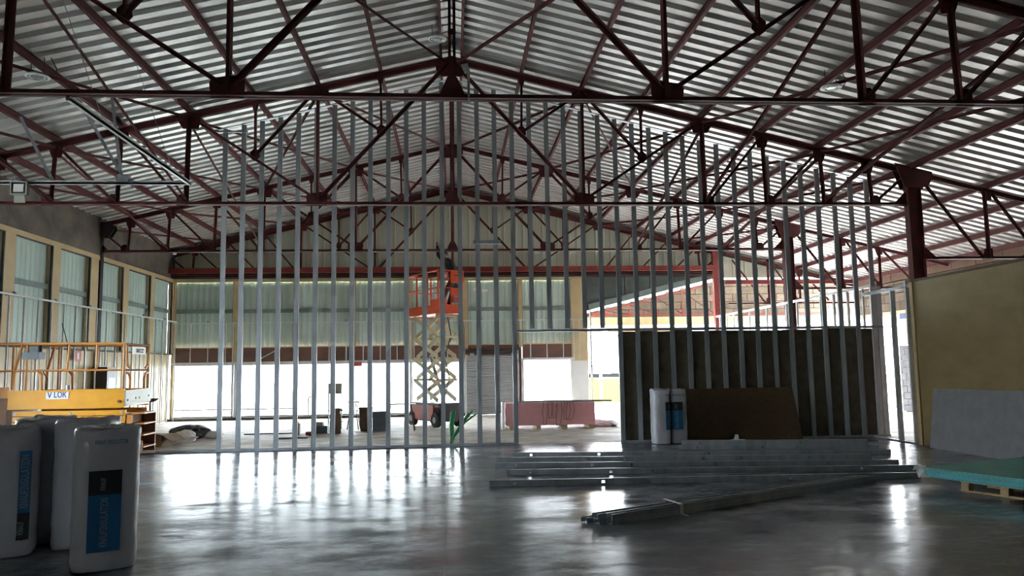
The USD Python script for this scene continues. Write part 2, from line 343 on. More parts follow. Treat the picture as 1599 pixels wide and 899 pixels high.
# dark cladding below the girder, cut along the roof line of the nave behind, and its rafter
slant = lambda x: 3.74 + .24 * (x - 5.05)
x = 4.9
while x < 9.75 - .01:
    w = min(.95, 9.75 - x); x0 = x
    obj('dark_panel', ribbed((x0, YB + .02, 0), (1, 0, 0), (0, 0, 1), (0, -1, 0), w, 5.0, .62, .03, .85, .03, bottom=lambda g: slant(x0 + g), top=lambda g: 5.0), 'dark_sheet', wb); x += w
obj('verge_rafter', MB().bar((5.0, YB - .03, slant(5.0) + .12), (9.7, YB - .03, slant(9.7) + .12), .06, .2), 'teal_dark', wb)
obj('trim_post', MB().box(5.03, 5.08, YB - .02, YB + .05, 0, 3.75), 'galv_white', wb)
x = 9.7
while x < 15.1:
    x0 = x; obj('gable_panel', ribbed((x0, YB + .02, 4.9), (1, 0, 0), (0, 0, 1), (0, -1, 0), min(.9, 15.2 - x0), 1, .45, .03, .8, .04, top=lambda g: chord(x0 + g) + DECK + .05 - 4.9), 'gable_sheet', wb); x += .9
obj('verge_board', MB().bar((9.75, YB - .05, chord(9.75) + .02), (15.2, YB - .05, chord(15.2) + .02), .05, .16), 'dark_steel', wb)
obj('verge_board', MB().bar((0, YB - .05, chord(0) + .02), (9.9, YB - .05, chord(9.9) + .02), .05, .2).bar((0, YB - .05, chord(0) + .02), (-9.9, YB - .05, chord(9.9) + .02), .05, .2), 'red_steel', wb)
# shop-front glazing in the bays
for k in (0, 1, 2, 3, 4):
    nwin += 1; a, b = BAYS[k]; a, b = a - .06, b + .06
    w = xf('window_%d' % nwin, kind='structure'); fr = MB()
    fr.box(a, a + .05, YB + .02, YB + .08, .05, 1.95).box(b - .05, b, YB + .02, YB + .08, .05, 1.95).box(a, b, YB + .02, YB + .08, .05, .12).box(a, b, YB + .02, YB + .08, 1.89, 1.95)
    if k in (0, 1): fr.box(a, b, YB + .02, YB + .08, .33, .37)
    obj('frame', fr, 'galv_white', w)
    obj('pane', MB().box(a + .04, b - .04, YB + .045, YB + .055, .1, 1.92), 'glass', w)
dr = xf('door_1', kind='structure')                       # roller shutter
ms = MB()
k = 0
while .02 + k * .075 < 2.12:
    z = .02 + k * .075; ms.plate([(.47, YB, z), (2.3, YB, z), (2.3, YB - .018, z + .038), (.47, YB - .018, z + .038)], (0, -1, .5), .004).plate([(.47, YB - .018, z + .038), (2.3, YB - .018, z + .038), (2.3, YB, z + .075), (.47, YB, z + .075)], (0, -1, -.5), .004); k += 1
obj('slat_curtain', ms, 'shutter', dr, kind='stuff')
obj('guide_rail', MB().box(.4, .48, YB - .04, YB + .04, 0, 2.3), 'galv_white', dr)
obj('guide_rail', MB().box(2.29, 2.37, YB - .04, YB + .04, 0, 2.3), 'galv_white', dr)
obj('drum', MB().cyl((.44, YB - .06, 2.25), (2.33, YB - .06, 2.25), .1, 12), 'dark_steel', dr)
obj('bracket', MB().box(.6, .75, YB - .18, YB - .02, 2.12, 2.2).box(1.5, 1.62, YB - .18, YB - .02, 2.12, 2.2).box(2.1, 2.2, YB - .18, YB - .02, 2.12, 2.2), 'galv', dr)
obj('bottom_rail', MB().box(.47, 2.3, YB - .03, YB + .01, 0, .05), 'galv', dr)
d2 = xf('door_2', kind='structure')                       # the open doorway beside it
obj('frame', MB().box(2.5, 2.56, YB - .03, YB + .07, 0, 1.95).box(4.27, 4.33, YB - .03, YB + .07, 0, 1.95), 'galv_white', d2)
# ---- the nave behind: brick gable close behind the back wall under fibreglass sheets
wf = xf('wall_far', kind='structure')
YF = 30.7
def blocks(parent, name, P, x0, x1, z0, z1, w, h, m, top=None, ms=('brick_tan',), gap=.018, th=.1, lim=300):
    """coursed blocks, each its own mesh; P(x, depth, z) places them"""
    r, k, c = 0, 0, 0
    while z0 + r * h < z1 - .02:
        z = z0 + r * h; x = x0 - (w / 2 if r % 2 else 0)
        while x < x1 - .02:
            a, b, zz = max(x, x0), min(x + w, x1), min(z + h, z1)
            if top is not None: zz = min(zz, top((a + b) / 2))
            if b - a > .05 and zz - z > .04:
                d = RNG.uniform(0, .012); o = np.array(P(a + gap / 2, -d, z + gap / 2)); ax = np.array(P(b - gap / 2, -d, z + gap / 2)) - o
                obj(name, MB().frame(o, ax, np.array(P(a + gap / 2, th, z + gap / 2)) - o, (0, 0, zz - z - gap)), ms[int(RNG.integers(len(ms)))], parent)
            x += w
        r += 1
mat('brick_tan_pale', (.19, .142, .102), (.15, .113, .082), rough=.9, scale=3)
mat('brick_tan_dark', (.14, .102, .072), (.11, .081, .057), rough=.9, scale=3)
TAN = ('brick_tan', 'brick_tan', 'brick_tan_pale', 'brick_tan_dark')
farroof = lambda x: 3.82 + .24 * (min(x, 11) - 5.05)
P_far = lambda x, d, z: (x, YF + d, z)
blocks(wf, 'block', P_far, 4.6, 16.6, 3.62, 5.6, .62, .3, 0, top=lambda x: farroof(x) - .12, ms=TAN)
obj('mortar_bed', MB().plate([(4.6, YF + .07, 3.62), (16.6, YF + .07, 3.62), (16.6, YF + .07, 5.12), (11, YF + .07, 5.12), (4.6, YF + .07, farroof(4.6) - .13)], (0, -1, 0), .05), 'mortar', wf)
obj('frieze', MB().box(4.6, 16.6, YF - .04, YF + .12, 3.3, 3.62), 'cream', wf)
obj('transom', MB().box(4.6, 16.6, YF - .03, YF + .08, 3.12, 3.2).box(4.6, 16.6, YF - .03, YF + .08, 2.86, 2.92), 'galv_white', wf)
obj('shelf', MB().box(6.2, 9.0, YF - .3, YF - .05, 3.02, 3.08), 'timber', wf)
for xx in (5.3, 7.3, 7.55, 9.6, 11.8, 14.0): obj('post', MB().box(xx, xx + .09, YF - .02, YF + .08, 0, 3.3), 'galv_white', wf)
fr = xf('roof_behind', kind='structure')
for k in range(11):
    a, b = 4.7 + k * 1.07, 4.7 + (k + 1) * 1.07
    obj('roof_sheet', MB().plate([(a, YB + .3, farroof(a) + .02), (b, YB + .3, farroof(b) + .02), (b, YF + .3, farroof(b) + .02), (a, YF + .3, farroof(a) + .02)], (0, 0, 1), .008), 'fibreglass', fr)
lt = thing('lattice_truss', 'bright red lattice rafter in front of the tan block gable behind the hall', 'truss')
yt = YF - .7
obj('rafter', MB().bar((5.1, yt, farroof(5.1) - .22), (9.9, yt, farroof(9.9) - .22), .05, .06), 'red_paint', lt)
obj('tie', MB().bar((5.1, yt, 3.66), (15, yt, 3.66), .05, .06), 'red_paint', lt)
xs_ = [6.0, 6.95, 8.05, 9.1]
for k, xx in enumerate(xs_):
    obj('post', MB().bar((xx, yt, 3.66), (xx, yt, farroof(xx) - .22), .03, .04, up=(0, 1, 0)), 'red_paint', lt)
    if k: obj('diagonal', MB().bar((xs_[k - 1], yt, farroof(xs_[k - 1]) - .22), (xx, yt, 3.68), .03, .03), 'red_steel', lt)
    obj('gusset_plate', MB().box(xx - .08, xx + .08, yt - .01, yt + .01, 3.62, 3.76), 'red_paint', lt)
for xx in (5.2, 8.05, 14.6): obj('wall_bracket', MB().box(xx - .03, xx + .03, yt, YF - .013, 3.64, 3.68), 'red_paint', lt)
obj('diagonal', MB().bar((xs_[-1], yt, farroof(xs_[-1]) - .22), (10.4, yt, 3.68), .03, .03), 'red_steel', lt)
# ---- far right wall: tan blocks, brick band on top, openings towards the back
wr = xf('wall_right', kind='structure')
P_r = lambda s, d, z: (XR + d, s, z)
blocks(wr, 'block', P_r, 14.6, YB, 3.4, 4.4, .62, .3, 0, ms=TAN)
blocks(wr, 'brick', P_r, 14.6, YB, 4.42, 5.02, 1.1, .3, 0, ms=('brick',), top=lambda s: chord(XR) + DECK + .03)
obj('backing', MB().box(XR + .08, XR + .3, Y0, YB, 3.3, 4.75).box(XR, XR + .3, Y0, 14.6, -.2, 4.75).box(XR + .05, XR + .3, 14.6, 19.5, -.2, 3.4).box(XR + .05, XR + .3, 23.4, 24.4, -.2, 3.4), 'mortar', wr)
blocks(wr, 'concrete_block', P_r, 24.0, 25.35, 0, 2.2, .42, .21, 0, ms=('block_grey',), gap=.014)
obj('backing', MB().box(XR + .05, XR + .28, 24.0, 25.3, -.1, 2.2), 'mortar', wr)
obj('fascia', MB().box(XR - .02, XR + .1, 14.6, YB, 3.28, 3.4), 'cream', wr)
obj('blue_strip', MB().box(XR - .03, XR + .1, 14.6, 25.2, 3.1, 3.28), 'ink_blue', wr)
obj('pale_panel', MB().box(XR, XR + .1, 24.0, 25.3, 2.24, 3.08), 'white_board', wr)
obj('opening_post', MB().box(XR, XR + .1, 25.37, 25.5, 0, 3.3).box(XR, XR + .1, 26.9, 26.97, 0, 3.3).box(XR, XR + .1, 28.0, YB, 0, 3.3), 'galv_white', wr)
obj('opening_rail', MB().box(XR, XR + .08, 25.5, YB, 2.86, 2.92).box(XR, XR + .08, 25.5, YB, .95, 1.0).box(XR, XR + .08, 25.5, YB, .1, .16), 'galv_white', wr)

# ---- plywood wall to the right of the camera, on its stud frame, and the wall behind the camera
wp = xf('wall_plywood', kind='structure')
for k in range(8):
    a = 15.0 - 2.9 * k
    obj('plywood_sheet', MB().box(9.3, 9.345, max(a - 2.898, Y0), a, .0, 3.26), 'plywood', wp)
obj('cap_rail', MB().box(9.285, 9.42, Y0, 15.02, 3.26, 3.31), 'osb', wp)
obj('edge_strip', MB().box(9.27, 9.3, 14.9, 15.0, 0, 3.26), 'timber', wp)
wfr = xf('wall_front', kind='structure')
obj('masonry', MB().box(XL, -6.6, Y0 - .25, Y0, -.2, 6.2).box(-5.2, XR, Y0 - .25, Y0, -.2, 6.2).box(-6.6, -5.2, Y0 - .25, Y0, -.2, 1.0).box(-6.6, -5.2, Y0 - .25, Y0, 2.1, 6.2), 'white_paint', wfr)
nwin += 1; w = xf('window_%d' % nwin, kind='structure')
obj('frame', MB().box(-6.6, -6.55, Y0 - .15, Y0 - .1, 1.0, 2.1).box(-5.25, -5.2, Y0 - .15, Y0 - .1, 1.0, 2.1).box(-6.6, -5.2, Y0 - .15, Y0 - .1, 1.0, 1.05).box(-6.6, -5.2, Y0 - .15, Y0 - .1, 2.05, 2.1), 'white_paint', w)
obj('pane', MB().box(-6.56, -5.24, Y0 - .13, Y0 - .12, 1.04, 2.06), 'glass', w)
obj('gable', MB().plate([(XL, Y0 - .1, 6.15), (XR, Y0 - .1, 6.15), (XR, Y0 - .1, 6.16), (0, Y0 - .1, 8.6), (XL, Y0 - .1, 6.2)], (0, 1, 0), .1), 'gable_sheet', wfr)
# low wall and rail out in the yard
yw = thing('yard_wall', 'low cream boundary wall with a dark top rail out in the bright yard', 'wall')
obj('wall_body', MB().box(6.3, 22, 38.0, 38.2, -.1, 1.05), 'yard_wall', yw)
obj('top_rail', MB().box(6.3, 22, 38.0, 38.15, 1.12, 1.3), 'yard_rail', yw)
for k in range(7): obj('rail_post', MB().box(7.2 + 2 * k, 7.35 + 2 * k, 37.95, 38.0, .0, 1.35), 'white_paint', yw)
# ================================================================ steelwork
def gusset(pts, y=0, t=.014): return MB().plate([(a, y, b) for a, b in pts], (0, -1, 0), t)
def make_truss(label, y):
    t = thing('roof_truss', label, 'truss', (0, y, 0), group='roof trusses')
    zb = 5.10
    for sd in (-1, 1):
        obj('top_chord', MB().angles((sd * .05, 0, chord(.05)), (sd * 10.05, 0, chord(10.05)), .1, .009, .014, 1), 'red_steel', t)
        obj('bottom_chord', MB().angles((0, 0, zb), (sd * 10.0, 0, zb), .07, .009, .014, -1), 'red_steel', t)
        N = lambda k: (sd * NODES[k], 0, chord(NODES[k]))
        B = lambda x: (sd * x, 0, zb + .02)
        mid1, mid2 = (sd * 1.48, 0, 6.64), (sd * 4.07, 0, 6.1)
        def web(name, p, q, leg): obj(name, MB().angles(p, q, leg, .006, .016, 1), 'red_steel', t)
        web('main_diagonal', (sd * .1, 0, 8.1), (sd * 2.72, 0, zb + .12), .065)
        web('main_diagonal', (sd * 2.86, 0, zb + .12), N(4), .05)
        web('sub_diagonal', mid1, N(2), .05); web('sub_diagonal', mid2, N(2), .05)
        web('post', mid1, N(1), .045); web('post', B(2.79), N(2), .06); web('post', mid2, N(3), .045)
        web('post', B(5.42), N(4), .075); web('post', B(6.78), N(5), .06); web('post', B(8.07), N(6), .055); web('post', B(9.16), N(7), .055)
        web('diagonal', B(5.5), N(5), .05); web('diagonal', B(6.84), N(6), .05); web('diagonal', B(8.12), N(7), .05); web('diagonal', B(9.22), N(8), .05)
        P = lambda pts: [(sd * a, b) for a, b in pts]
        z5 = zb - .05
        obj('gusset_plate', gusset(P([(2.6, z5), (3.0, z5), (3.02, z5 + .2), (2.98, z5 + .26), (2.62, z5 + .3), (2.58, z5 + .22)])), 'red_steel', t)
        for xb in (5.44, 6.8, 8.09, 9.18): obj('gusset_plate', gusset(P([(xb - .06, z5), (xb + .18, z5), (xb + .18, z5 + .17), (xb + .12, z5 + .24), (xb - .06, z5 + .24)])), 'red_steel', t)
        for k in (2, 4, 5, 6, 7):
            xn, zn = NODES[k], chord(NODES[k]); wd = .22 if k in (2, 4) else .13
            obj('gusset_plate', gusset(P([(xn - wd, zn + .06 + .24 * wd), (xn + wd, zn + .06 - .24 * wd), (xn + wd, zn - .13), (xn + wd * .6, zn - .26), (xn - wd * .8, zn - .26), (xn - wd, zn - .1)])), 'red_steel', t)
        for mx, mz in ((1.48, 6.64), (4.07, 6.1)): obj('gusset_plate', gusset(P([(mx - .1, mz - .02), (mx, mz - .12), (mx + .09, mz - .05), (mx + .1, mz + .08), (mx, mz + .17), (mx - .08, mz + .1)])), 'red_steel', t)
        for k in (1, 3): obj('gusset_plate', gusset(P([(NODES[k] - .09, chord(NODES[k]) + .05), (NODES[k] + .09, chord(NODES[k]) + .02), (NODES[k] + .04, chord(NODES[k]) - .17), (NODES[k] - .04, chord(NODES[k]) - .17)])), 'red_steel', t)
    obj('king_post', MB().bar((-.03, 0, 5.2), (-.03, 0, 8.2), .036, .1, up=(0, 1, 0)).bar((.03, 0, 5.2), (.03, 0, 8.2), .036, .1, up=(0, 1, 0)), 'red_steel', t)
    for k in range(3): obj('lacing_plate', MB().box(-.05, .05, -.058, -.05, 5.9 + k * .72, 5.98 + k * .72), 'red_steel', t)
    obj('ridge_gusset', gusset([(-.32, 8.24 - .06), (0, 8.32), (.32, 8.24 - .06), (.33, 8.0), (.22, 7.86), (-.22, 7.86), (-.33, 8.0)]), 'red_steel', t)
    obj('foot_gusset', gusset([(-.17, zb - .04), (.17, zb - .04), (.15, zb + .06), (.06, zb + .26), (-.06, zb + .26), (-.15, zb + .06)]), 'red_steel', t)
    for sd in (-1, 1): obj('knee_plate', gusset([(sd * 9.96, zb - .06), (sd * 9.62, zb - .04), (sd * 9.96, zb + .3)]), 'red_steel', t)
    return t
TN = ['nearest red-brown roof truss, its gussets largest and its top chord out of view', 'second red-brown roof truss, just in front of the stud partition', 'third red-brown roof truss, above the orange lift and the worker', 'red-brown gable truss standing against the far cladding']
tr0 = make_truss(TN[0], T_AT[0])
for k in (1, 2, 3): dup(tr0, 'roof_truss', TN[k], (0, T_AT[k], 0))
def make_aisle(label, y):
    t = thing('aisle_truss', label, 'truss', (0, y, 0), group='aisle trusses')
    z0, z1 = 3.9, 3.9
    obj('top_chord', MB().angles((10.2, 0, chord(10.2)), (15.15, 0, chord(15.15)), .075, .007, .012, 1), 'red_steel', t)
    obj('bottom_chord', MB().angles((10.2, 0, z0), (15.15, 0, z1), .06, .007, .012, -1), 'red_steel', t)
    for p, q in (((10.4, chord(10.4) - .2), (11.62, z0)), ((11.9, chord(11.9)), (12.95, z0)), ((13.0, chord(12.95)), (14.05, z0 + .1))):
        obj('diagonal', MB().angles((p[0], 0, p[1]), (q[0], 0, q[1]), .045, .006, .012, 1), 'red_steel', t)
    for p in (11.75, 12.95): obj('post', MB().angles((p, 0, z0), (p, 0, chord(p)), .055, .006, .012, 1), 'red_steel', t)
    for p in (11.8, 12.95):
        obj('gusset_plate', gusset([(p - .13, chord(p) + .05), (p + .13, chord(p) - .01), (p + .12, chord(p) - .2), (p - .05, chord(p) - .22)]), 'red_steel', t)
        obj('gusset_plate', gusset([(p - .2, z0 - .04), (p + .06, z0 - .04), (p + .06, z0 + .2), (p - .12, z0 + .2)]), 'red_steel', t)
    return t
at0 = make_aisle('red-brown lower truss beyond the plywood wall, from the nearest big column', T_AT[1])
dup(at0, 'aisle_truss', 'red-brown lower truss in the right aisle, from the slimmer column farther back', (0, T_AT[2], 0))
dup(at0, 'aisle_truss', 'red lower truss at the far end of the right aisle', (0, T_AT[3], 0))

def column(name, label, x, y, z0, z1, w, m, head=True, aisle=True):
    t = thing(name, label, 'column', (x, y, 0))
    s = MB()
    for sd in (-1, 1): s.box(sd * w / 2 - (.012 if sd > 0 else 0), sd * w / 2 + (.012 if sd < 0 else 0), -.09, .09, z0, z1)
    s.box(-w / 2, w / 2, -.006, .006, z0, z1)
    obj('shaft', s, m, t)
    obj('base_plate', MB().box(-w * .8, w * .8, -.17, .17, z0, z0 + .02), m, t)
    if head:
        zt_ = chord(x)
        for yy in (-.095, .095): obj('head_gusset', gusset([(-.42, zt_ + .2), (.42, zt_ + .0), (.44, zt_ - .12), (.3, zt_ - .34), (-.22, zt_ - .34), (-.32, zt_ - .06)], yy), m, t)
    if aisle:
        obj('knee_plate', gusset([(w / 2, 3.86), (w / 2 + .36, 3.86), (w / 2, 4.2)]), m, t)
        obj('knee_plate', gusset([(-w / 2, 5.05), (-w / 2 - .28, 5.05), (-w / 2, 5.34)]), m, t)
    return t
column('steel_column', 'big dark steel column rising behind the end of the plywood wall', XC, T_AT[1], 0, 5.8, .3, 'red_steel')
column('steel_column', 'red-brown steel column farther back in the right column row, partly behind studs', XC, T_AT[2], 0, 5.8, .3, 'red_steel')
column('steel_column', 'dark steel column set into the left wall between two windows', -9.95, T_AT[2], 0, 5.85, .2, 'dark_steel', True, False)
column('steel_column', 'bright red steel column at the far right end of the red gable beam', 9.78, 27.75, 0, 5.85, .34, 'red_paint', False, False)
b_ = thing('gable_beam', 'long bright red steel beam across the far wall above the green windows', 'beam', (0, 27.62, 0))
obj('flange', MB().box(XL, 9.6, -.06, .06, 5.28, 5.30), 'red_paint', b_)
obj('web', MB().box(XL, 9.6, -.008, .008, 5.13, 5.29), 'red_paint', b_)
obj('flange', MB().box(XL, 9.6, -.06, .06, 5.12, 5.14), 'red_paint', b_)
for xx in (-5.2, -2.7, 2.8, 5.3, 7.9): obj('stiffener', MB().box(xx - .2, xx + .2, -.03, -.008, 5.14, 5.28), 'red_paint', b_)
b_ = thing('aisle_beam', 'bright red steel beam across the far end of the right aisle', 'beam', (0, 27.6, 0))
obj('flange', MB().box(10.0, 15.1, -.05, .05, 4.72, 4.74), 'red_paint', b_); obj('web', MB().box(10.0, 15.1, -.008, .008, 4.6, 4.73), 'red_paint', b_); obj('flange', MB().box(10.0, 15.1, -.05, .05, 4.59, 4.61), 'red_paint', b_)
# purlins, one long I section each
PN = [('purlin', -1, k) for k in range(len(NODES))] + [('purlin', 1, k) for k in range(len(NODES))]
for sd in (-1, 1):
    for k, xn in enumerate(NODES[:-1] + ([10.05, 11.8, 12.92, 14.03, 15.05] if sd > 0 else [])):
        xx = sd * (xn if k else .22); zc = chord(xx) + .05
        y1 = YB - .1
        m = MB().frame((xx - .026, Y0, zc), (.052, 0, -.052 * SL * sd), (0, y1 - Y0, 0), (0, 0, .007)).frame((xx - .026, Y0, zc + .122), (.052, 0, -.052 * SL * sd), (0, y1 - Y0, 0), (0, 0, .007)).box(xx - .003, xx + .003, Y0, y1, zc, zc + .125)
        where = 'beside the ridge' if k == 0 else '%s down from the ridge' % ORD[k] if k < 9 else '%s out beyond the right column row' % ORD[k - 9]
        tag(obj('purlin', m, 'red_steel'), 'long red-brown steel purlin under the %s roof slope, %s' % (SIDE[sd], where), 'purlin', 'roof purlins')
# braces in the roof plane
BAYN = ['before the second truss', 'before the third truss', 'before the far gable']
for i in range(3):
    for sd in (-1, 1):
        for a, b, where in ((10.0, 8.02, 'lowest'), (8.02, 5.4, 'next to lowest'), (5.4, 2.8, 'half way up, rising'), (2.8, 5.4, 'half way up, falling'), (2.8, 0.12, 'up to the ridge')):
            if i == 0 and where.startswith('half'): continue
            p, q = (sd * a, T_AT[i] + .07, chord(a) - .03), (sd * b, T_AT[i + 1] - .07, chord(b) - .03)
            tag(obj('roof_brace', MB().bar(p, q, .05, .008).bar(p, q, .008, .05, o=(.02, -.025)), 'red_steel'), 'thin red roof brace %s, %s slope, %s' % (BAYN[i], SIDE[sd], where), 'brace', 'roof braces')
for i in range(2):
    for sd in (-1, 1):
        for a, where in ((5.42, 'inner'), (8.05, 'outer')):
            p, q = (sd * a, T_AT[i] + .08, chord(a) - .12), (sd * a, T_AT[i + 1] - .08, 5.18)
            tag(obj('sway_brace', MB().bar(p, q, .05, .008).bar(p, q, .008, .05, o=(.02, -.025)), 'red_steel'), 'thin %s sway brace dropping %s, below the %s slope' % (where, ('to the second truss', 'to the third truss')[i], SIDE[sd]), 'brace', 'slope sway braces')
# longitudinal sway braces at the ridge
for i in range(1, 3):
    for j, (p, q) in enumerate((((0, T_AT[i] + .1, 5.3), (0, T_AT[i + 1] - .1, 8.0)), ((0, T_AT[i] + .1, 8.0), (0, T_AT[i + 1] - .1, 5.3)))):
        tag(obj('sway_brace', MB().bar(p, q, .05, .008).bar(p, q, .008, .05, o=(.02, -.025)), 'red_steel'), 'red sway brace on the ridge line %s, %s towards the far gable' % (BAYN[i], ('rising', 'falling')[j]), 'brace', 'ridge sway braces')

# ================================================================ stud partition
pt = thing('stud_partition', 'tall open galvanized stud partition across the hall, up to the roof', 'partition', (0, YP, 0))
PIT = .3917
studs = [-4.931 + PIT * k for k in range(38)]
top_at = lambda x: chord(x) - .09
for x in studs:
    z0 = 2.5 if 1.36 < x < 3.6 else 0.0
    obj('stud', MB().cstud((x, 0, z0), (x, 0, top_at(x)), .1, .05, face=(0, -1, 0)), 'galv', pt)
obj('jamb_stud', MB().cstud((1.34, .01, 0), (1.34, .01, 2.46), .06, .05), 'galv', pt)
obj('floor_track', MB().box(-6.2, 1.38, -.025, .085, 0, .004).box(-6.2, 1.38, -.025, -.022, 0, .045).box(-6.2, 1.38, .082, .085, 0, .045), 'galv', pt)
obj('floor_track', MB().box(3.62, 9.75, -.025, -.022, 0, .045).box(3.62, 9.75, -.025, .1, 0, .004), 'galv', pt)
obj('header_track', MB().box(1.3, 9.72, -.02, .075, 2.43, 2.435).box(1.3, 9.72, -.023, -.02, 2.43, 2.48).box(1.3, 9.72, .072, .075, 2.43, 2.48), 'galv', pt)
for sd in (-1, 1):
    xa, xb = (.05, 5.08) if sd < 0 else (.05, 9.5)
    obj('roof_track', MB().bar((sd * xa, .03, top_at(xa) + .015), (sd * xb, .03, top_at(xb) + .015), .1, .012), 'galv', pt)
obj('boxed_header', MB().box(.44, 1.06, -.05, -.0135, 4.38, 4.46), 'galv', pt)
for x in (studs[14], studs[15]): obj('front_stud', MB().cstud((x, -.012, 0), (x, -.012, 4.38), .102, .05), 'galv', pt)
for x0, x1 in ((-5.1, -4.45),): obj('boxed_header', MB().box(x0, x1, -.03, .0, 6.86, 6.9), 'galv', pt)
for x in (9.55, 9.68): obj('corner_stud', MB().cstud((x, -.01, 0), (x, -.01, 3.38), .12, .06), 'galv_white', pt)
edges_ = [3.66] + [x for x in studs if 3.8 < x < 9.6] + [9.74]
for a, b in zip(edges_[:-1], edges_[1:]):
    zz = 2.42 + RNG.uniform(-.012, .012)
    obj('insulation_batt', MB().box(a + .002, b - .002, .055 + RNG.uniform(0, .01), .15, .0, zz), 'wool', pt)
# return of the partition towards the plywood wall, with an open doorway
rp = thing('doorway_frame', 'bright narrow stud frame beside the plywood wall with daylight coming through', 'partition', (9.3, 0, 0))
obj('head_rail', MB().box(-.03, .03, 15.0, 16.84, 3.15, 3.22), 'galv', rp)
obj('floor_track', MB().box(-.03, .03, 15.0, 16.7, 0, .03), 'galv', rp)
obj('stud', MB().cstud((0, 15.65, .03), (0, 15.65, 3.15), .1, .05), 'galv_white', rp)
for yy in (15.1, 15.18): obj('stud', MB().cstud((-.02 + (yy - 15.1), yy, .03), (-.02 + (yy - 15.1), yy, 3.32), .05, .05), 'galv_white', rp)
# stud wall that runs back along the aisle
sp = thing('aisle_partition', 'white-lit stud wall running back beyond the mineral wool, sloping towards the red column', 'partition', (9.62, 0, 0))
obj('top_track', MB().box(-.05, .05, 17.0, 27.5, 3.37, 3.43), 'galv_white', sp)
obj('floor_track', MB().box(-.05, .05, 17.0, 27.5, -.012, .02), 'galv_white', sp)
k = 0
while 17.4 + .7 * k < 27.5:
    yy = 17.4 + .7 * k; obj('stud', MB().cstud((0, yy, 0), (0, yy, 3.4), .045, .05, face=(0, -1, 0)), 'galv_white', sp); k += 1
# wall lining rails with thin studs: left wall and back wall
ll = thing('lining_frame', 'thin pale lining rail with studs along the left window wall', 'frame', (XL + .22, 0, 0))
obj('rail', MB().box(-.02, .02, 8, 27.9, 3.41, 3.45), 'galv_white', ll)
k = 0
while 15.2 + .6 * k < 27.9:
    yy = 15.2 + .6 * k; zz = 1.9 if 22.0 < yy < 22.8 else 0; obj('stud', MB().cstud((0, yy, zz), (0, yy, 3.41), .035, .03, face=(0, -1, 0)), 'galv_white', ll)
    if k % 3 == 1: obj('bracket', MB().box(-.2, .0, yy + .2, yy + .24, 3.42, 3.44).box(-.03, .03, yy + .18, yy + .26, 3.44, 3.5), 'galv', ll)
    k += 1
lb = thing('lining_frame', 'thin pale lining rail with short studs across the far green windows', 'frame', (0, YB - .2, 0))
obj('rail', MB().box(XL + .1, 4.9, -.02, .02, 3.36, 3.40), 'galv_white', lb)
k = 0
while XL + .7 + .6 * k < 4.8:
    xx = XL + .7 + .6 * k; obj('stud', MB().cstud((xx, 0, 1.95), (xx, 0, 3.38), .035, .03), 'galv_white', lb)
    if k % 4 == 1: obj('bracket', MB().box(xx - .06, xx + .06, -.02, .02, 3.4, 3.47), 'galv', lb)
    k += 1
for a, b in BAYS: obj('stud', MB().cstud((b + .06, 0, 0), (b + .06, 0, 3.38), .04, .03), 'galv_white', lb)
obj('diagonal', MB().bar((-6.9, .02, 2.05), (-6.1, .02, 2.48), .02, .03), 'galv_white', lb)
#@@OBJECTS
# ================================================================ ceiling lamps, hung profiles, flood light
def rel(mb, base):
    v, f = mb.get(); return v - np.asarray(base, float), f
def disc_lamp(label, x, y, z):
    t = thing('ceiling_lamp', label, 'lamp', (x, y, z), group='disc lamps under the roof')
    obj('housing', MB().lathe([(0, .05), (.1, .05), (.17, .02), (.19, 0), (.18, -.012), (.15, -.016)], n=28), 'lamp_white', t, smooth=30)
    obj('reflector', MB().lathe([(.15, -.016), (.12, -.004), (.08, -.004), (.078, -.016), (.05, -.018), (.0, -.014)], n=28), 'lamp_grey', t, smooth=30)
    obj('ring', MB().lathe([(.125, -.004), (.118, -.018), (.105, -.018), (.1, -.004)], n=28), 'lamp_white', t)
    top = chord(x) + DECK - z
    obj('hanger', MB().cyl((.1, 0, .03), (.1, 0, top), .006, 6).cyl((-.1, 0, .03), (-.1, 0, top), .006, 6), 'dark_steel', t)
    obj('cable', MB().tube([(.0, 0, .05), (.22, .02, .02), (.3, .02, .12), (.2, 0, top)], .008, 5), 'dark_steel', t)
    return t
disc_lamp('white ringed disc lamp close to the ridge', -.27, 14.5, 8.03)
disc_lamp('white ringed disc lamp under the right roof slope', 6.68, 12.73, 6.49)
disc_lamp('white ringed disc lamp under the left roof slope', -6.72, 12.68, 6.48)
hp = thing('hung_profile', 'long pale metal profile hung lengthwise below the left roof slope', 'metal profile', (-4.72, 9.6, 5.03))
obj('profile', MB().box(-.025, .025, 0, 4.45, -.02, .02).box(-.025, -.02, 0, 4.45, -.02, .05).box(.02, .025, 0, 4.45, -.02, .05), 'galv_white', hp)
for k, yy in enumerate((1.0, 3.6)): obj('hanger', MB().bar((0, yy, 0), (-.66, yy, chord(5.4) - 5.03), .02, .004), 'galv', hp)
hc = thing('hung_profile', 'pale metal crossbar hung from the left roof, carrying the flood light', 'metal profile', (-6.6, 14.0, 5.03))
obj('profile', MB().box(-2.4, 1.9, -.025, .025, -.02, .02).box(-2.4, 1.9, -.025, -.02, -.02, .05).box(-2.4, 1.9, .02, .025, -.02, .05), 'galv_white', hc)
for p, q in (((.7, .02), (.45, chord(6.1) - 5.0)), ((.78, .02), (-.14, chord(6.74) - 5.0)), ((-.47, .02), (-1.1, chord(8.0) - 5.08))):
    obj('hanger', MB().cstud((p[0], .03, p[1]), (q[0], .03, q[1]), .05, .03), 'galv', hc)
obj('clamp', MB().box(.65, .85, -.05, .05, .02, .16), 'galv', hc)
fl_ = thing('flood_light', 'small square flood light clamped under the hung crossbar', 'lamp', (-7.6, 13.95, 4.93))
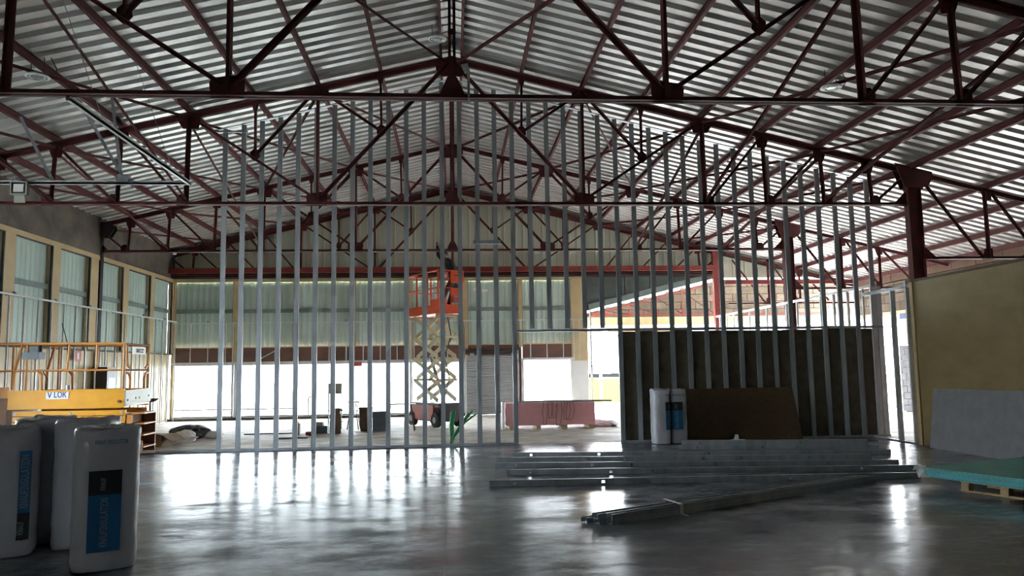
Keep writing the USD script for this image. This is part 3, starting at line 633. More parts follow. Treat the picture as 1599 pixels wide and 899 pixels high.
obj('housing', MB().box(-.14, .14, -.02, .06, -.12, .12), 'dark_steel', fl_)
obj('rim', MB().box(-.14, .14, -.035, -.02, .1, .12).box(-.14, .14, -.035, -.02, -.12, -.1).box(-.14, -.12, -.035, -.02, -.1, .1).box(.12, .14, -.035, -.02, -.1, .1), 'panel_grey', fl_)
obj('glass', MB().box(-.085, .085, -.03, -.021, -.07, .07), 'lamp_white', fl_)
obj('bracket', MB().bar((-.03, 0, .12), (-.05, 0, .2), .04, .02, up=(0, 1, 0)).box(-.12, .03, -.04, .04, .12, .14), 'galv', fl_)
obj('shade_plate', MB().plate([(-.07, -.02, -.13), (.1, -.02, -.13), (.14, -.05, -.27), (-.05, -.05, -.27)], (0, -1, 0), .01), 'panel_grey', fl_)

tf = thing('torn_film', 'wisp of torn clear film hanging beside the middle of the nearest truss', 'film', (.16, 9.5, 5.5))
obj('film', MB().plate([(-.05, 0, 0), (.04, 0, .02), (.07, 0, -.1), (.0, .0, -.12)], (0, -1, 0), .004).plate([(.03, 0, -.08), (.07, 0, -.09), (.06, 0, -.5), (.035, 0, -.52)], (0, -1, 0), .004), 'wrap_clear', tf)

# ================================================================ yellow scissor lift
yb = (-7.9, 17.05, 0)
yl = thing('scissor_lift', 'yellow scissor lift parked folded down along the left window wall', 'lift', yb)
def yo(name, mb, m, parent=None, label=None): return obj(name, rel(mb, yb), m, parent or yl, label)
yo('chassis', MB().box(-9.3, -6.72, 16.5, 17.65, .14, .56), 'lift_amber')
for xx in (-9.0, -7.05):
    for yy in (16.42, 17.55): w = yo('wheel', MB().cyl((xx, yy, .2), (xx, yy + .16, .2), .2, 18), 'rubber'); yo('hub', MB().cyl((xx, yy - .01, .2), (xx, yy + .17, .2), .09, 12), 'lift_amber', w)
for yy in (16.45, 17.55):
    for k in range(3):
        z = .6 + k * .115
        a = yo('scissor_arm', MB().bar((-8.86, yy, z + .055), (-6.66, yy, z + .045), .05, .1), 'lift_yellow')
        for xx in (-8.8, -7.75, -6.74): yo('pivot', MB().cyl((xx, yy - .035, z + .05), (xx, yy + .035, z + .05), .028, 10), 'galv', a)
yo('deck_side', MB().box(-8.95, -6.68, 16.4, 16.44, .97, 1.34).box(-8.95, -6.68, 16.38, 16.41, 1.31, 1.35), 'lift_yellow')
yo('deck_side', MB().box(-8.95, -6.68, 17.68, 17.72, .97, 1.34), 'lift_yellow')
yo('deck_floor', MB().box(-9.6, -6.68, 16.44, 17.68, 1.0, 1.04), 'lift_amber')
ep = yo('end_plate', MB().plate([(-6.67, 16.4, 1.0), (-6.67, 17.72, 1.06), (-6.67, 17.72, 1.34), (-6.67, 16.4, 1.32)], (1, 0, 0), .03), 'panel_grey')
for yy, zz in ((16.5, 1.12), (16.9, 1.15), (17.1, 1.15), (17.6, 1.18)): yo('bolt', MB().cyl((-6.66, yy, zz), (-6.645, yy, zz), .022, 8), 'dark_steel', ep)
yo('bolt', MB().cyl((-6.78, 16.4, 1.1), (-6.78, 16.385, 1.1), .03, 10), 'lift_brown')
yo('extension_side', MB().box(-9.6, -8.95, 16.43, 16.46, 1.2, 1.42), 'lift_amber')
yo('motor_cover', MB().box(-9.6, -8.97, 16.42, 17.6, .5, 1.2), 'lift_brown')
for yy in (16.42, 17.7):
    g = yo('guard_rail', MB().tube([(-9.62, yy, 2.3), (-6.7, yy, 2.27)], .026, 8), 'lift_amber')
    yo('mid_rail', MB().tube([(-9.62, yy, 1.75), (-6.7, yy, 1.735)], .02, 8), 'lift_amber')
    for xx in (-9.58, -8.62, -6.72): yo('rail_post', MB().tube([(xx, yy, 1.34), (xx - (.12 if xx == -8.62 else 0) * 0, yy, 2.28)], .024, 8), 'lift_amber')
    yo('rail_post', MB().tube([(-8.87, yy, 1.36), (-8.85, yy, 1.75), (-8.72, yy, 2.28)], .028, 8), 'lift_amber')
    yo('rail_post', MB().tube([(-7.98, yy, 1.74), (-7.83, yy, 1.78), (-7.8, yy, 2.28)], .024, 8), 'lift_amber')
    yo('rail_post', MB().tube([(-8.38, yy, 1.72), (-8.32, yy, 1.66), (-8.31, yy, 1.34)], .03, 8), 'lift_amber')
    yo('rail_post', MB().tube([(-7.26, yy, 1.76), (-7.26, yy, 2.28)], .022, 8), 'lift_amber')
yo('end_gate', MB().tube([(-6.7, 16.46, 2.27), (-6.7, 17.68, 2.27)], .014, 7).tube([(-6.7, 16.46, 1.74), (-6.7, 17.68, 1.74)], .014, 7), 'lift_brown')
for sg, yy in ((1, 16.5), (-1, 17.64)):
    yo('gate_loop', MB().tube([(-6.7, yy, 2.24), (-6.7, yy + .02 * sg, 1.95), (-6.7, yy + .06 * sg, 1.82), (-6.7, yy + .16 * sg, 1.78)], .024, 7).tube([(-6.7, yy, 1.68), (-6.7, yy + .14 * sg, 1.66), (-6.7, yy + .2 * sg, 1.55), (-6.7, yy + .2 * sg, 1.34)], .026, 7), 'lift_amber')
cb = yo('control_box', MB().box(-8.68, -8.36, 16.36, 16.6, 1.98, 2.12).box(-8.66, -8.42, 16.42, 16.6, 2.12, 2.24), 'blue_grey')
yo('joystick', MB().cyl((-8.42, 16.5, 2.1), (-8.4, 16.5, 2.26), .03, 8), 'rubber', cb)
yo('cable', MB().tube([(-8.3, 16.42, 1.72), (-8.2, 16.4, 1.58), (-8.2, 16.38, 1.36)], .012, 5).tube([(-7.98, 16.44, 2.7), (-7.86, 16.44, 2.3), (-7.82, 16.44, 1.74), (-7.74, 16.44, 1.62)], .008, 5), 'rubber')
yo('lamp_base', MB().cyl((-7.88, 16.6, 1.34), (-7.88, 16.6, 1.44), .05, 10).cyl((-7.76, 16.6, 1.34), (-7.76, 16.6, 1.46), .015, 8), 'galv')
sg_ = yo('name_plate', MB().box(-8.21, -7.77, 16.392, 16.398, 1.165, 1.35), 'white_paint', None, 'white name plate with blue lettering')
tx = meshkit.text_mesh('V LOK', .115, .004, True); tv = np.array(tx.vertices); tv[:, 0] *= .37 / np.ptp(tv[:, 0])
tv = np.c_[tv[:, 0] - tv[:, 0].min() - 8.18, 16.392 - tv[:, 2], tv[:, 1] + 1.2]
obj('lettering', (tv - yb, np.array(tx.faces)[:, ::-1]), 'ink_blue', sg_)
es = yo('end_sign', MB().box(-6.69, -6.68, 16.72, 17.42, 2.06, 2.22), 'white_paint')
yo('print', MB().box(-6.68, -6.676, 16.92, 17.08, 2.1, 2.18).box(-6.68, -6.676, 17.1, 17.3, 2.15, 2.18).box(-6.68, -6.676, 17.1, 17.28, 2.1, 2.13), 'ink_dark', es)
ld = yo('ladder_cabinet', MB().box(-6.62, -6.56, 16.4, 17.1, .1, .86).box(-6.62, -6.3, 17.06, 17.1, .05, .86).box(-6.62, -6.3, 16.4, 16.43, .08, .3), 'lift_brown')
for zz in (.16, .4, .63, .84): yo('step', MB().box(-6.6, -6.28, 16.42, 17.08, zz, zz + .03), 'lift_amber', ld)
yo('drawer_front', MB().box(-6.6, -6.5, 16.37, 16.4, .34, .82), 'lift_amber', ld)

# ================================================================ orange scissor lift with a worker
ob = (-.55, 23.1, 0)
ol = thing('scissor_lift', 'orange scissor lift raised high on cream scissor arms behind the studs', 'lift', ob, 30)
oo = lambda name, mb, m, parent=None: obj(name, mb, m, parent or ol)
ch = oo('chassis', MB().box(-.34, .34, -.85, .85, .16, .5).box(-.3, .3, -.95, -.85, .2, .66), 'dark_steel')
oo('side_panel', MB().box(-.4, -.34, -.6, .7, .2, .62), 'lift_red', ch); oo('side_panel', MB().box(.34, .4, -.6, .7, .2, .62), 'lift_red', ch)
oo('top_tray', MB().box(-.38, .38, -.9, .9, .62, .68), 'dark_steel', ch)
for xx in (-.42, .3):
    for yy in (-.72, .72):
        w = oo('wheel', MB().cyl((xx, yy, .21), (xx + .13, yy, .21), .21, 18), 'rubber'); oo('hub', MB().cyl((xx - .01, yy, .21), (xx + .14, yy, .21), .09, 12), 'panel_grey', w)
LV, ZA, ZB = 4, .74, 3.22
hz = (ZB - ZA) / LV
for k in range(LV):
    za, zb_ = ZA + k * hz, ZA + (k + 1) * hz
    for sx in (-1, 1):
        a = oo('scissor_arm', MB().bar((sx * .3, -.7, za + .03), (sx * .3, .7, zb_ - .03), .045, .11), 'lift_cream')
        b = oo('scissor_arm', MB().bar((sx * .22, .7, za + .03), (sx * .22, -.7, zb_ - .03), .045, .11), 'lift_cream')
        oo('pivot', MB().cyl((sx * .19, 0, (za + zb_) / 2), (sx * .34, 0, (za + zb_) / 2), .035, 10), 'galv', a)
    for sy in (-.7, .7): oo('cross_tube', MB().cyl((-.34, sy, zb_ - .02), (.34, sy, zb_ - .02), .035, 10), 'lift_cream')
oo('ram', MB().cyl((0, -.5, .8), (0, .25, 2.0), .05, 10), 'galv')
oo('hose', MB().tube([(.1, -.6, 3.2), (.16, -.7, 2.6), (.1, -.4, 2.0), (.12, -.65, 1.4), (.1, -.4, .8)], .015, 5), 'rubber')
oo('platform_base', MB().box(-.4, .4, -.95, .95, 3.24, 3.4), 'lift_orange')
oo('platform_floor', MB().box(-.38, .38, -.93, .93, 3.4, 3.43), 'dark_steel')
for q in ((-.41, -.39, -.96, .96), (.39, .41, -.96, .96), (-.4, .4, -.96, -.94), (-.4, .4, .94, .96)): oo('toe_board', MB().box(*q, 3.4, 3.5), 'lift_orange')
for zz, nm, r in ((4.48, 'guard_rail', .025), (3.98, 'mid_rail', .02)):
    oo(nm, MB().tube([(-.4, -.95, zz), (-.4, .95, zz), (.4, .95, zz), (.4, -.95, zz)], r, 8), 'lift_orange')
    oo(nm, MB().tube([(-.4, -.95, zz), (.4, -.95, zz)], r, 8), 'lift_orange')
for xx in (-.4, .4):
    for yy in (-.95, -.3, .35, .95): oo('rail_post', MB().tube([(xx, yy, 3.4), (xx, yy, 4.48)], .025, 8), 'lift_orange')
oo('gate_frame', MB().tube([(-.4, .05, 4.2), (-.4, -.2, 4.2), (-.4, -.25, 3.6)], .02, 7), 'lift_orange')
pnl = oo('control_panel', MB().box(.0, .42, -1.02, -.94, 4.14, 4.5), 'lift_orange')
oo('slot', MB().box(.1, .24, -1.026, -1.018, 4.33, 4.36), 'rubber', pnl)
oo('lower_panel', MB().box(.0, .38, -1.0, -.94, 3.76, 3.98), 'lift_orange')
oo('slot', MB().box(.08, .26, -1.006, -.998, 3.98, 4.06), 'rubber', pnl)
cbx = oo('control_box', MB().box(-.34, -.12, -1.06, -.9, 4.18, 4.42), 'lift_red')
oo('tool_tray', MB().box(.1, .4, -.98, -.8, 3.58, 3.72), 'lift_red'); oo('tool_tray', MB().box(-.39, -.1, -.93, -.5, 3.43, 3.66), 'lift_orange')
oo('label_plate', MB().box(-.26, -.2, -1.066, -1.058, 4.26, 4.36), 'white_paint', cbx)
# the worker
def limbs(chains, edge=.03, it=8):
    man = mf.Manifold()
    for ch_ in chains:
        for (p, r), (q, s) in zip(ch_[:-1], ch_[1:]):
            pts = np.vstack([trimesh.creation.icosphere(1, r).vertices + np.asarray(p, float), trimesh.creation.icosphere(1, s).vertices + np.asarray(q, float)])
            man += mf.Manifold.hull_points(pts)
    man = man.refine_to_length(edge); m = man.to_mesh()
    t = trimesh.Trimesh(np.array(m.vert_properties)[:, :3], np.array(m.tri_verts), process=True)
    trimesh.smoothing.filter_taubin(t, iterations=it)
    return t
pb = np.array((-.28, 22.95, 3.45))
J = {k: np.array(v, float) - pb for k, v in dict(pel=(.06, 23.0, 4.3), belly=(0, 23.0, 4.5), chest=(-.1, 22.99, 4.74), neck=(-.2, 22.98, 4.92), head=(-.27, 22.96, 5.05),
     hl=(.0, 22.92, 4.28), hr=(.1, 23.1, 4.28), kl=(-.2, 22.86, 3.95), kr=(-.02, 23.08, 3.9), al=(-.36, 22.9, 3.53), ar=(-.14, 23.14, 3.53), tl=(-.5, 22.84, 3.49), tr=(-.3, 23.08, 3.49),
     sl=(-.24, 22.84, 4.83), sr=(-.12, 23.16, 4.82), el=(-.42, 22.72, 5.02), er=(-.34, 23.06, 5.0), wl=(-.44, 22.7, 5.26), wr=(-.42, 22.96, 5.24)).items()}
wk = thing('person', 'worker in a dark jacket leaning from the orange lift, arms raised', 'person', pb)
def hand(w, d):
    d = np.asarray(d, float); d /= np.linalg.norm(d); s = np.cross(d, (0, 1.0, .2)); s /= np.linalg.norm(s); c = []
    palm = w + d * .08; c.append([(w, .028), (palm, .034)])
    for k, ln in ((-1.5, .055), (-.5, .07), (.5, .075), (1.5, .06)):
        b = palm + s * k * .02; c.append([(w + d * .04 + s * k * .012, .014), (b, .012), (b + d * ln * .6, .011), (b + d * ln + np.cross(s, d) * .02, .009)])
    c.append([(w + d * .03 + s * -.03, .014), (w + d * .07 + s * -.06, .011), (w + d * .1 + s * -.065, .009)])
    return c
hd = J['head']; fd = np.array([-.75, -.35, .25]); fd /= np.linalg.norm(fd)
body = [[(J['pel'], .13), (J['belly'], .125), (J['chest'], .14), (J['neck'], .06), (hd, .085)], [(hd, .095), (hd + np.array([-.02, 0, .05]), .09)], [(hd + fd * .05 - np.array([0, 0, .06]), .05), (hd, .08)], [(hd + fd * .09, .02), (hd + fd * .105 - np.array([0, 0, .025]), .018)],
        [(J['hl'], .09), (J['kl'], .06), (J['al'], .045), (J['tl'], .035)], [(J['hr'], .09), (J['kr'], .06), (J['ar'], .045), (J['tr'], .035)],
        [(J['sl'], .06), (J['el'], .045), (J['wl'], .032)], [(J['sr'], .06), (J['er'], .045), (J['wr'], .032)]]
for sg in (-1, 1):
    e = np.cross(fd, (0, 0, 1.0)); e /= np.linalg.norm(e); body.append([(hd + e * sg * .09, .018), (hd + e * sg * .095 + np.array([0, 0, .025]), .016)])
body += hand(J['wl'], (-.05, -.1, 1)) + hand(J['wr'], (-.15, -.2, 1))
obj('body', limbs(body, .02, 4), 'skin', wk, smooth=50)
obj('jacket', limbs([[(J['pel'] + (0, 0, -.02), .155), (J['belly'], .15), (J['chest'], .175), (J['neck'] - (-.03, 0, .04), .09)], [(J['chest'], .15), (J['sl'], .085), (J['el'], .062), (J['wl'], .042)], [(J['chest'], .15), (J['sr'], .085), (J['er'], .062), (J['wr'], .042)]]), 'cloth_dark', wk, smooth=50)
obj('trousers', limbs([[(J['pel'], .145), (J['hl'], .108), (J['kl'], .078), (J['al'], .06)], [(J['pel'], .145), (J['hr'], .108), (J['kr'], .078), (J['ar'], .06)]]), 'trouser', wk, smooth=50)
obj('shoe', limbs([[(J['al'], .05), (J['tl'], .042)]]), 'rubber', wk, smooth=50); obj('shoe', limbs([[(J['ar'], .05), (J['tr'], .042)]]), 'rubber', wk, smooth=50)
obj('hair', limbs([[(hd + np.array([.03, .02, .03]), .1), (hd + np.array([0, 0, .07]), .085)]], .02), 'hair', wk, smooth=50)

# ================================================================ insulation rolls
def sq(th, R, n=4.4): return R / (abs(math.cos(th)) ** n + abs(math.sin(th)) ** n) ** (1 / n)
def roll_shape(R, H, seed, n=4.4, wr=.016):
    A, Z = 56, 30; th = np.arange(A) * 2 * np.pi / A; prof = [(0.0, .0), (.8, .0), (.96, .012), (1, .04)] + [(1, .04 + (H - .1) * k / Z) for k in range(1, Z)] + [(.995, H - .045), (.95, H - .012), (.85, H - .004), (.6, H - .012), (.3, H - .022), (0, H - .026)]
    V = []
    for s, z in prof:
        rr = np.array([sq(t, R, n) for t in th]) * s; p = np.c_[rr * np.cos(th), rr * np.sin(th), np.full(A, z)]
        V.append(p)
    V = np.array(V); P_ = V.reshape(-1, 3); nz = meshkit.fbm(P_ * (9, 9, 5) + seed * 7.3, 4, seed) - .5; rad = P_[:, :2] / (np.linalg.norm(P_[:, :2], axis=1, keepdims=True) + 1e-6)
    top = P_[:, 2] > H - .06; amp = np.where(top, wr * 2.2, wr)
    P_[:, :2] += rad * (nz * amp * 2)[:, None] * (np.linalg.norm(P_[:, :2], axis=1, keepdims=True) > .02); P_[:, 2] += np.where(top, nz * .11, 0)
    f = []; Zn = len(prof)
    for a in range(Zn - 1):
        for i in range(A):
            j = (i + 1) % A; f += [[a * A + i, a * A + j, (a + 1) * A + j], [a * A + i, (a + 1) * A + j, (a + 1) * A + i]]
    return P_, np.array(f)
def roll(label, x, y, R, H, rz, seed, lab=None, group='insulation rolls in the foreground'):
    """lab: (centre angle, half width, z0, z1, dark end at the top) of the printed label"""
    t = thing('insulation_roll', label, 'insulation roll', (x, y, 0), rz, group)
    obj('wrapped_roll', roll_shape(R, H, seed), 'wrap', t, smooth=40)
    gr = np.linspace(0, .93, 12); ga = np.arange(36) * 2 * np.pi / 36; gp = np.array([(sq(a, R) * q * math.cos(a), sq(a, R) * q * math.sin(a), 0) for q in gr for a in ga])
    fold = np.abs(meshkit.fbm(gp * (14, 14, 1) + seed * 3.1, 3, seed + 20) - .5); gp[:, 2] = H - .012 + .10 * fold * (1 - np.repeat(gr, 36) ** 6)
    obj('gathered_film', (gp, np.array([f_ for q in range(11) for a in range(36) for f_ in ((q * 36 + a, (q + 1) * 36 + a, (q + 1) * 36 + (a + 1) % 36), (q * 36 + a, (q + 1) * 36 + (a + 1) % 36, q * 36 + (a + 1) % 36))])), 'wrap_clear', t)
    def patch(t0, t1, z0, z1, off, m, nm, par, holes=None):
        nA, nZ = 14, 8; V = []
        for z in np.linspace(z0, z1, nZ):
            for a in np.linspace(t0, t1, nA): r = sq(a, R) + off; V.append((r * math.cos(a), r * math.sin(a), z))
        f = []
        for i in range(nZ - 1):
            for j in range(nA - 1): k = i * nA + j; f += [[k, k + 1, k + nA + 1], [k, k + nA + 1, k + nA]]
        return obj(nm, (np.array(V), np.array(f)), m, par, smooth=True)
    if lab:
        c, hw, z0, z1, dark_top = lab; dz = (z1 - z0) * .3
        zb0, zb1, zd0, zd1 = (z0, z1 - dz, z1 - dz, z1) if dark_top else (z0 + dz, z1, z0, z0 + dz)
        lb_ = patch(c - hw, c + hw, zb0, zb1, .014, 'label_blue', 'printed_label', t)
        dk = patch(c - hw, c + hw, zd0, zd1, .014, 'label_dark', 'label_end', t)
        def wrap_text(txt, height, length, zs, a0, m, par, vertical=True):
            tm_ = meshkit.text_mesh(txt, height, .001, True); v = np.array(tm_.vertices); v[:, 0] *= length / np.ptp(v[:, 0]); v[:, 0] -= v[:, 0].min()
            o = []
            for px, py, pz in v:
                if vertical: a, z = a0 - py / R, zs + px       # reads upwards
                else: a, z = a0 + px / R, zs + py
                r = sq(a, R) + .0165 + pz; o.append((r * math.cos(a), r * math.sin(a), z))
            obj('lettering', (np.array(o), np.array(tm_.faces)), m, par)
        wrap_text('KNAUFINSULATION', .05, (zb1 - zb0) * .86, zb0 + .04, c + .02 / R, 'print_grey', lb_)
        wrap_text('KNAUF', .035, dz * .5, zd0 + dz * .2, c - .0 / R, 'print_grey', dk)
        if dark_top: wrap_text('KNAUF INSULATION', .035, .22, H - .14, c - .08 / R, 'print_teal', t, False)
    return t
AC = -math.pi / 2
roll('white-wrapped insulation roll with a full blue label, in front of its group', -3.06, 7.16, .255, 1.2, 26, 1, (AC - .05, .44, .17, .84, True))
roll('dim grey-wrapped insulation roll directly behind the roll with the full label', -3.62, 8.05, .26, 1.22, 10, 2)
roll('grey-wrapped insulation roll with a narrow dark strip, second from the frame edge', -4.16, 8.32, .26, 1.22, 16, 3, (AC + .55, .07, .55, .95, False))
roll('grey-wrapped insulation roll with a blue strip on its side, at the frame edge', -4.2, 7.74, .25, 1.18, 20, 4, (AC + .62, .16, .16, .96, False))
roll('white insulation roll standing by the partition, its label half turned away', 4.4, 16.42, .19, 1.15, 0, 5, (AC + .72, .42, .3, .88, True), 'insulation rolls by the partition')
roll('white insulation roll standing by the partition, right beside the brown board', 4.78, 16.44, .175, 1.15, 0, 6, (AC - .3, .62, .3, .88, True), 'insulation rolls by the partition')

# ================================================================ boards
def slab(name, label, cat, pts, n, th, m, group=None): return tag(obj(name, MB().plate(pts, n, th), m), label, cat, group)
slab('osb_sheet', 'brown wooden board leaning against the studs beside the two white rolls', 'board', [(4.98, 16.62, .01), (7.6, 16.6, .01), (7.5, 16.8, 1.13), (4.98, 16.8, 1.13)], (0, -1, .15), .018, 'osb')
slab('plasterboard_sheet', 'grey plasterboard sheet leaning low against the plywood wall', 'board', [(9.13, 14.45, .0), (9.13, 11.6, .0), (9.27, 11.6, 1.15), (9.27, 14.42, 1.13)], (-1, 0, .1), .013, 'grey_board')
slab('white_sheet', 'white board leaning against the cream pillar by the open doorway', 'board', [(4.25, 27.75, -.01), (4.86, 27.75, -.01), (4.86, 27.95, 1.88), (4.25, 27.95, 1.88)], (0, -1, .1), .018, 'white_board')
# teal plasterboards on a pallet
U, V_ = np.array((.36, -.933, 0)), np.array((.933, .36, 0)); C0 = np.array((6.2, 10.07, 0))
for k in range(8):
    j = RNG.uniform(-.012, .012, 2); o = C0 + U * j[0] + V_ * j[1] + (0, 0, .135 + k * .0145); top = k == 7
    m = MB().frame(o, U * 1.7, V_ * 2.5, (0, 0, .0112))
    tag(obj('teal_plasterboard', m, 'teal_board' if top else 'teal_board_edge'), 'topmost teal plasterboard sheet of the stack on the pallet' if top else 'teal plasterboard sheet within the stack on the pallet', 'board', 'teal boards in the stack' if not top else None)
pl = thing('pallet', 'timber pallet under the teal plasterboard stack', 'pallet', C0 + U * .5 + V_ * .06, math.degrees(math.atan2(U[1], U[0])))
for k in range(5): obj('deck_board', MB().box(0, 1.15, .02 + k * .26, .12 + k * .26, .11, .132), 'timber', pl)
for k in range(3):
    obj('bearer', MB().box(.02 + k * .5, .12 + k * .5, 0.01, 1.18, .09, .11), 'timber', pl)
    obj('runner', MB().box(0, 1.15, .0 + k * .54, .1 + k * .54, .0, .02), 'timber', pl)
    for j in range(3): obj('block', MB().box(.02 + j * .5, .12 + j * .5, .0 + k * .54, .1 + k * .54, .02, .09), 'timber', pl)
tp = thing('torn_film', 'torn white film hanging at the corner of the teal board stack', 'film', C0 + (0, 0, .1))
obj('film', MB().plate([(-.06, -.05, .02), (.05, -.11, .03), (.06, -.06, .16), (0, .05, .17), (-.05, .02, .1)], (-.6, -.8, .2), .006).plate([(-.1, .02, .1), (.04, -.04, .157), (.1, .04, .16), (-.02, .1, .157)], (0, 0, 1), .004), 'wrap_clear', tp)
# pink boards
for k in range(12):
    j = RNG.uniform(-.004, .004, 2)
    tag(obj('pink_board', MB().box(1.42 + j[0], 3.82 + j[0], 21.0 + j[1], 21.9 + j[1], .1 + k * .05, .1492 + k * .05), 'pink_board'), 'pink board in the waist-high stack behind the partition opening', 'board', 'pink boards in the stack')
for k in range(4): tag(obj('timber_bearer', MB().box(1.5 + k * .72, 1.62 + k * .72, 20.98, 21.92, -.012, .1), 'timber'), 'timber bearer under the stack of pink boards', 'timber', 'bearers under the pink boards')
tag(obj('metal_profile', MB().cstud((1.7, 21.2, .73), (4.3, 21.0, .73), .05, .03, face=(0, -1, 0)), 'galv'), 'thin metal profile lying across the top of the pink boards', 'metal profile')
rpz = thing('rope_bundle', 'tangle of brown cable draped over the front of the pink boards', 'cable', (2.75, 20.93, 0))
for k in range(6):
    a = -.35 + k * .14 + RNG.uniform(-.05, .05); w_ = RNG.uniform(.05, .2); z_ = RNG.uniform(.08, .3)
    obj('strand', MB().tube([(a, .15, .72), (a - .01, -.01, .7), (a - w_ * .4, -.03, .4), (a - w_ * .2, -.03, z_), (a + w_ * .6, -.03, z_ + .02), (a + w_, -.02, .45), (a + w_ * .9, -.01, .7), (a + w_, .2, .72)], .009, 6), 'cardboard', rpz)
pk = thing('white_offcut', 'white board offcut standing at the end of the pink stack', 'board', (1.36, 21.1, 0))
obj('sheet', MB().box(-.05, .0, 0, .5, -.012, .72), 'white_board', pk)

# ================================================================ loose studs on the floor
hole_z = lambda L: [.35, 1.6, 2.25, 3.6, 4.25, 5.4]
def floor_stud(label, p, q, z=0.0, h=.088, d=.05, face=None, group='loose studs on the floor', holes=True, name='metal_stud'):
    p, q = np.array((*p, z + h / 2)), np.array((*q, z + h / 2)); ax = q - p; L = np.linalg.norm(ax); u = ax / L
    fc = np.cross(u, (0, 0, 1.0)) if face is None else np.asarray(face, float)
    a = np.cross(u, fc); t = .0025
    if abs(fc[2]) > .5: p, q = p + (0, 0, d / 2 - h / 2 + (d / 2 if fc[2] > 0 else -d / 2)), q + (0, 0, d / 2 - h / 2 + (d / 2 if fc[2] > 0 else -d / 2))
    m = MB(); hs = [x for x in hole_z(L) if x < L - .2] if holes else []
    cut = 0.0
    for x in hs + [None]:                                        # web with real holes: strips above and below each
        e = L if x is None else x - .022
        m.frame(p + u * cut - a * h / 2, u * (e - cut), a * h, -fc * t)
        if x is not None:
            m.frame(p + u * e - a * h / 2, u * .044, a * h * .27, -fc * t); m.frame(p + u * e + a * h * .23, u * .044, a * h * .27, -fc * t); cut = x + .022
    for sg in (-1, 1):
        m.frame(p + a * sg * h / 2, u * L, -a * sg * t, -fc * d); m.frame(p + a * sg * h / 2 - fc * d, u * L, -a * sg * .013, fc * t)
    return tag(obj(name, m, 'galv'), label, 'metal stud', group)
R5 = ['nearest of the five long galvanized studs laid side by side on the floor', 'second nearest of the five long galvanized studs on the floor', 'middle one of the five long galvanized studs on the floor', 'second farthest of the five long galvanized studs on the floor', 'farthest of the five long galvanized studs laid on the floor']
for s_, (p, q) in zip(R5, [((.48, 11.03), (6.59, 10.7)), ((.81, 12.15), (7.08, 11.44)), ((.67, 13.03), (7.13, 12.14)), ((.73, 13.81), (7.12, 12.94)), ((1.07, 14.53), (7.84, 13.58))]): floor_stud(s_, p, q)
e0, e1 = np.array((4.4, 15.14)), np.array((8.0, 14.44)); pn = np.array((.19, .98))
for k, (dx, dz, s_) in enumerate(((0, 0, 'lower front stud of the short stacked pile in front of the brown board'), (.055, 0, 'lower rear stud of the short stacked pile by the brown board'), (.02, .089, 'upper front stud of the short stacked pile by the brown board'), (.075, .089, 'upper rear stud of the short stacked pile by the brown board'))):
    floor_stud(s_, e0 + pn * dx + np.array((.03 * k, 0)), e1 + pn * dx + np.array((.1 if dz == 0 else -.1, 0)), dz, group='short stacked studs')
tm2 = thing('torn_film', 'scrap of clear torn film on the short stacked stud pile', 'film', (5.5, 14.97, .178))
obj('film', MB().plate([(-.15, -.03, .0), (.1, -.05, 0), (.2, .03, .01), (-.05, .05, .02)], (0, 0, 1), .004).plate([(-.05, 0, 0), (.05, -.02, .01), (.06, .02, .1), (0, .03, .11)], (0, -1, 0), .004), 'wrap_clear', tm2)
# strapped bundle
b0, b1 = np.array((1.62, 8.2)), np.array((5.74, 10.42)); bu = (b1 - b0) / np.linalg.norm(b1 - b0); bn = np.array((-bu[1], bu[0]))
for k, (dn, z, da, s_) in enumerate(((0.03, 0, 0, 'lower front stud of the strapped dark bundle nearest the camera'), (.14, 0, -.08, 'lower middle stud of the strapped dark bundle'), (.28, 0, -.14, 'rear stud of the strapped dark bundle, its end drawn back'), (.03, .055, .0, 'upper front stud of the strapped dark bundle'), (.14, .055, -.1, 'upper middle stud of the strapped dark bundle'))):
    floor_stud(s_, b0 + bn * dn + bu * da, b1 + bn * dn + bu * (da + (-.1 if k == 2 else 0)), z, h=.1, d=.053, face=(0, 0, -1), group='studs in the strapped bundle', holes=False)
st = thing('strap', 'grey strap tied round the dark stud bundle', 'strap', (0, 0, 0))
sp0 = b0 + bu * .98; S = lambda dn, z, da=0: (*(sp0 + bn * dn + bu * (da + dn * .25)), z)
obj('band', MB().plate([S(.35, .112), S(-.03, .112), S(-.03, .112, .05), S(.35, .112, .05)], (0, 0, 1), .003).plate([S(-.032, .113), S(-.032, .0), S(-.032, .0, .05), S(-.032, .113, .05)], (bn[0], bn[1], 0), .003).plate([S(.35, .113), S(.35, .0), S(.35, .0, .05), S(.35, .113, .05)], (bn[0], bn[1], 0), .003).plate([S(-.03, .002, .0), S(-.13, .002, .04), S(-.13, .002, .07), S(-.03, .002, .05)], (0, 0, 1), .003), 'white_board', st)

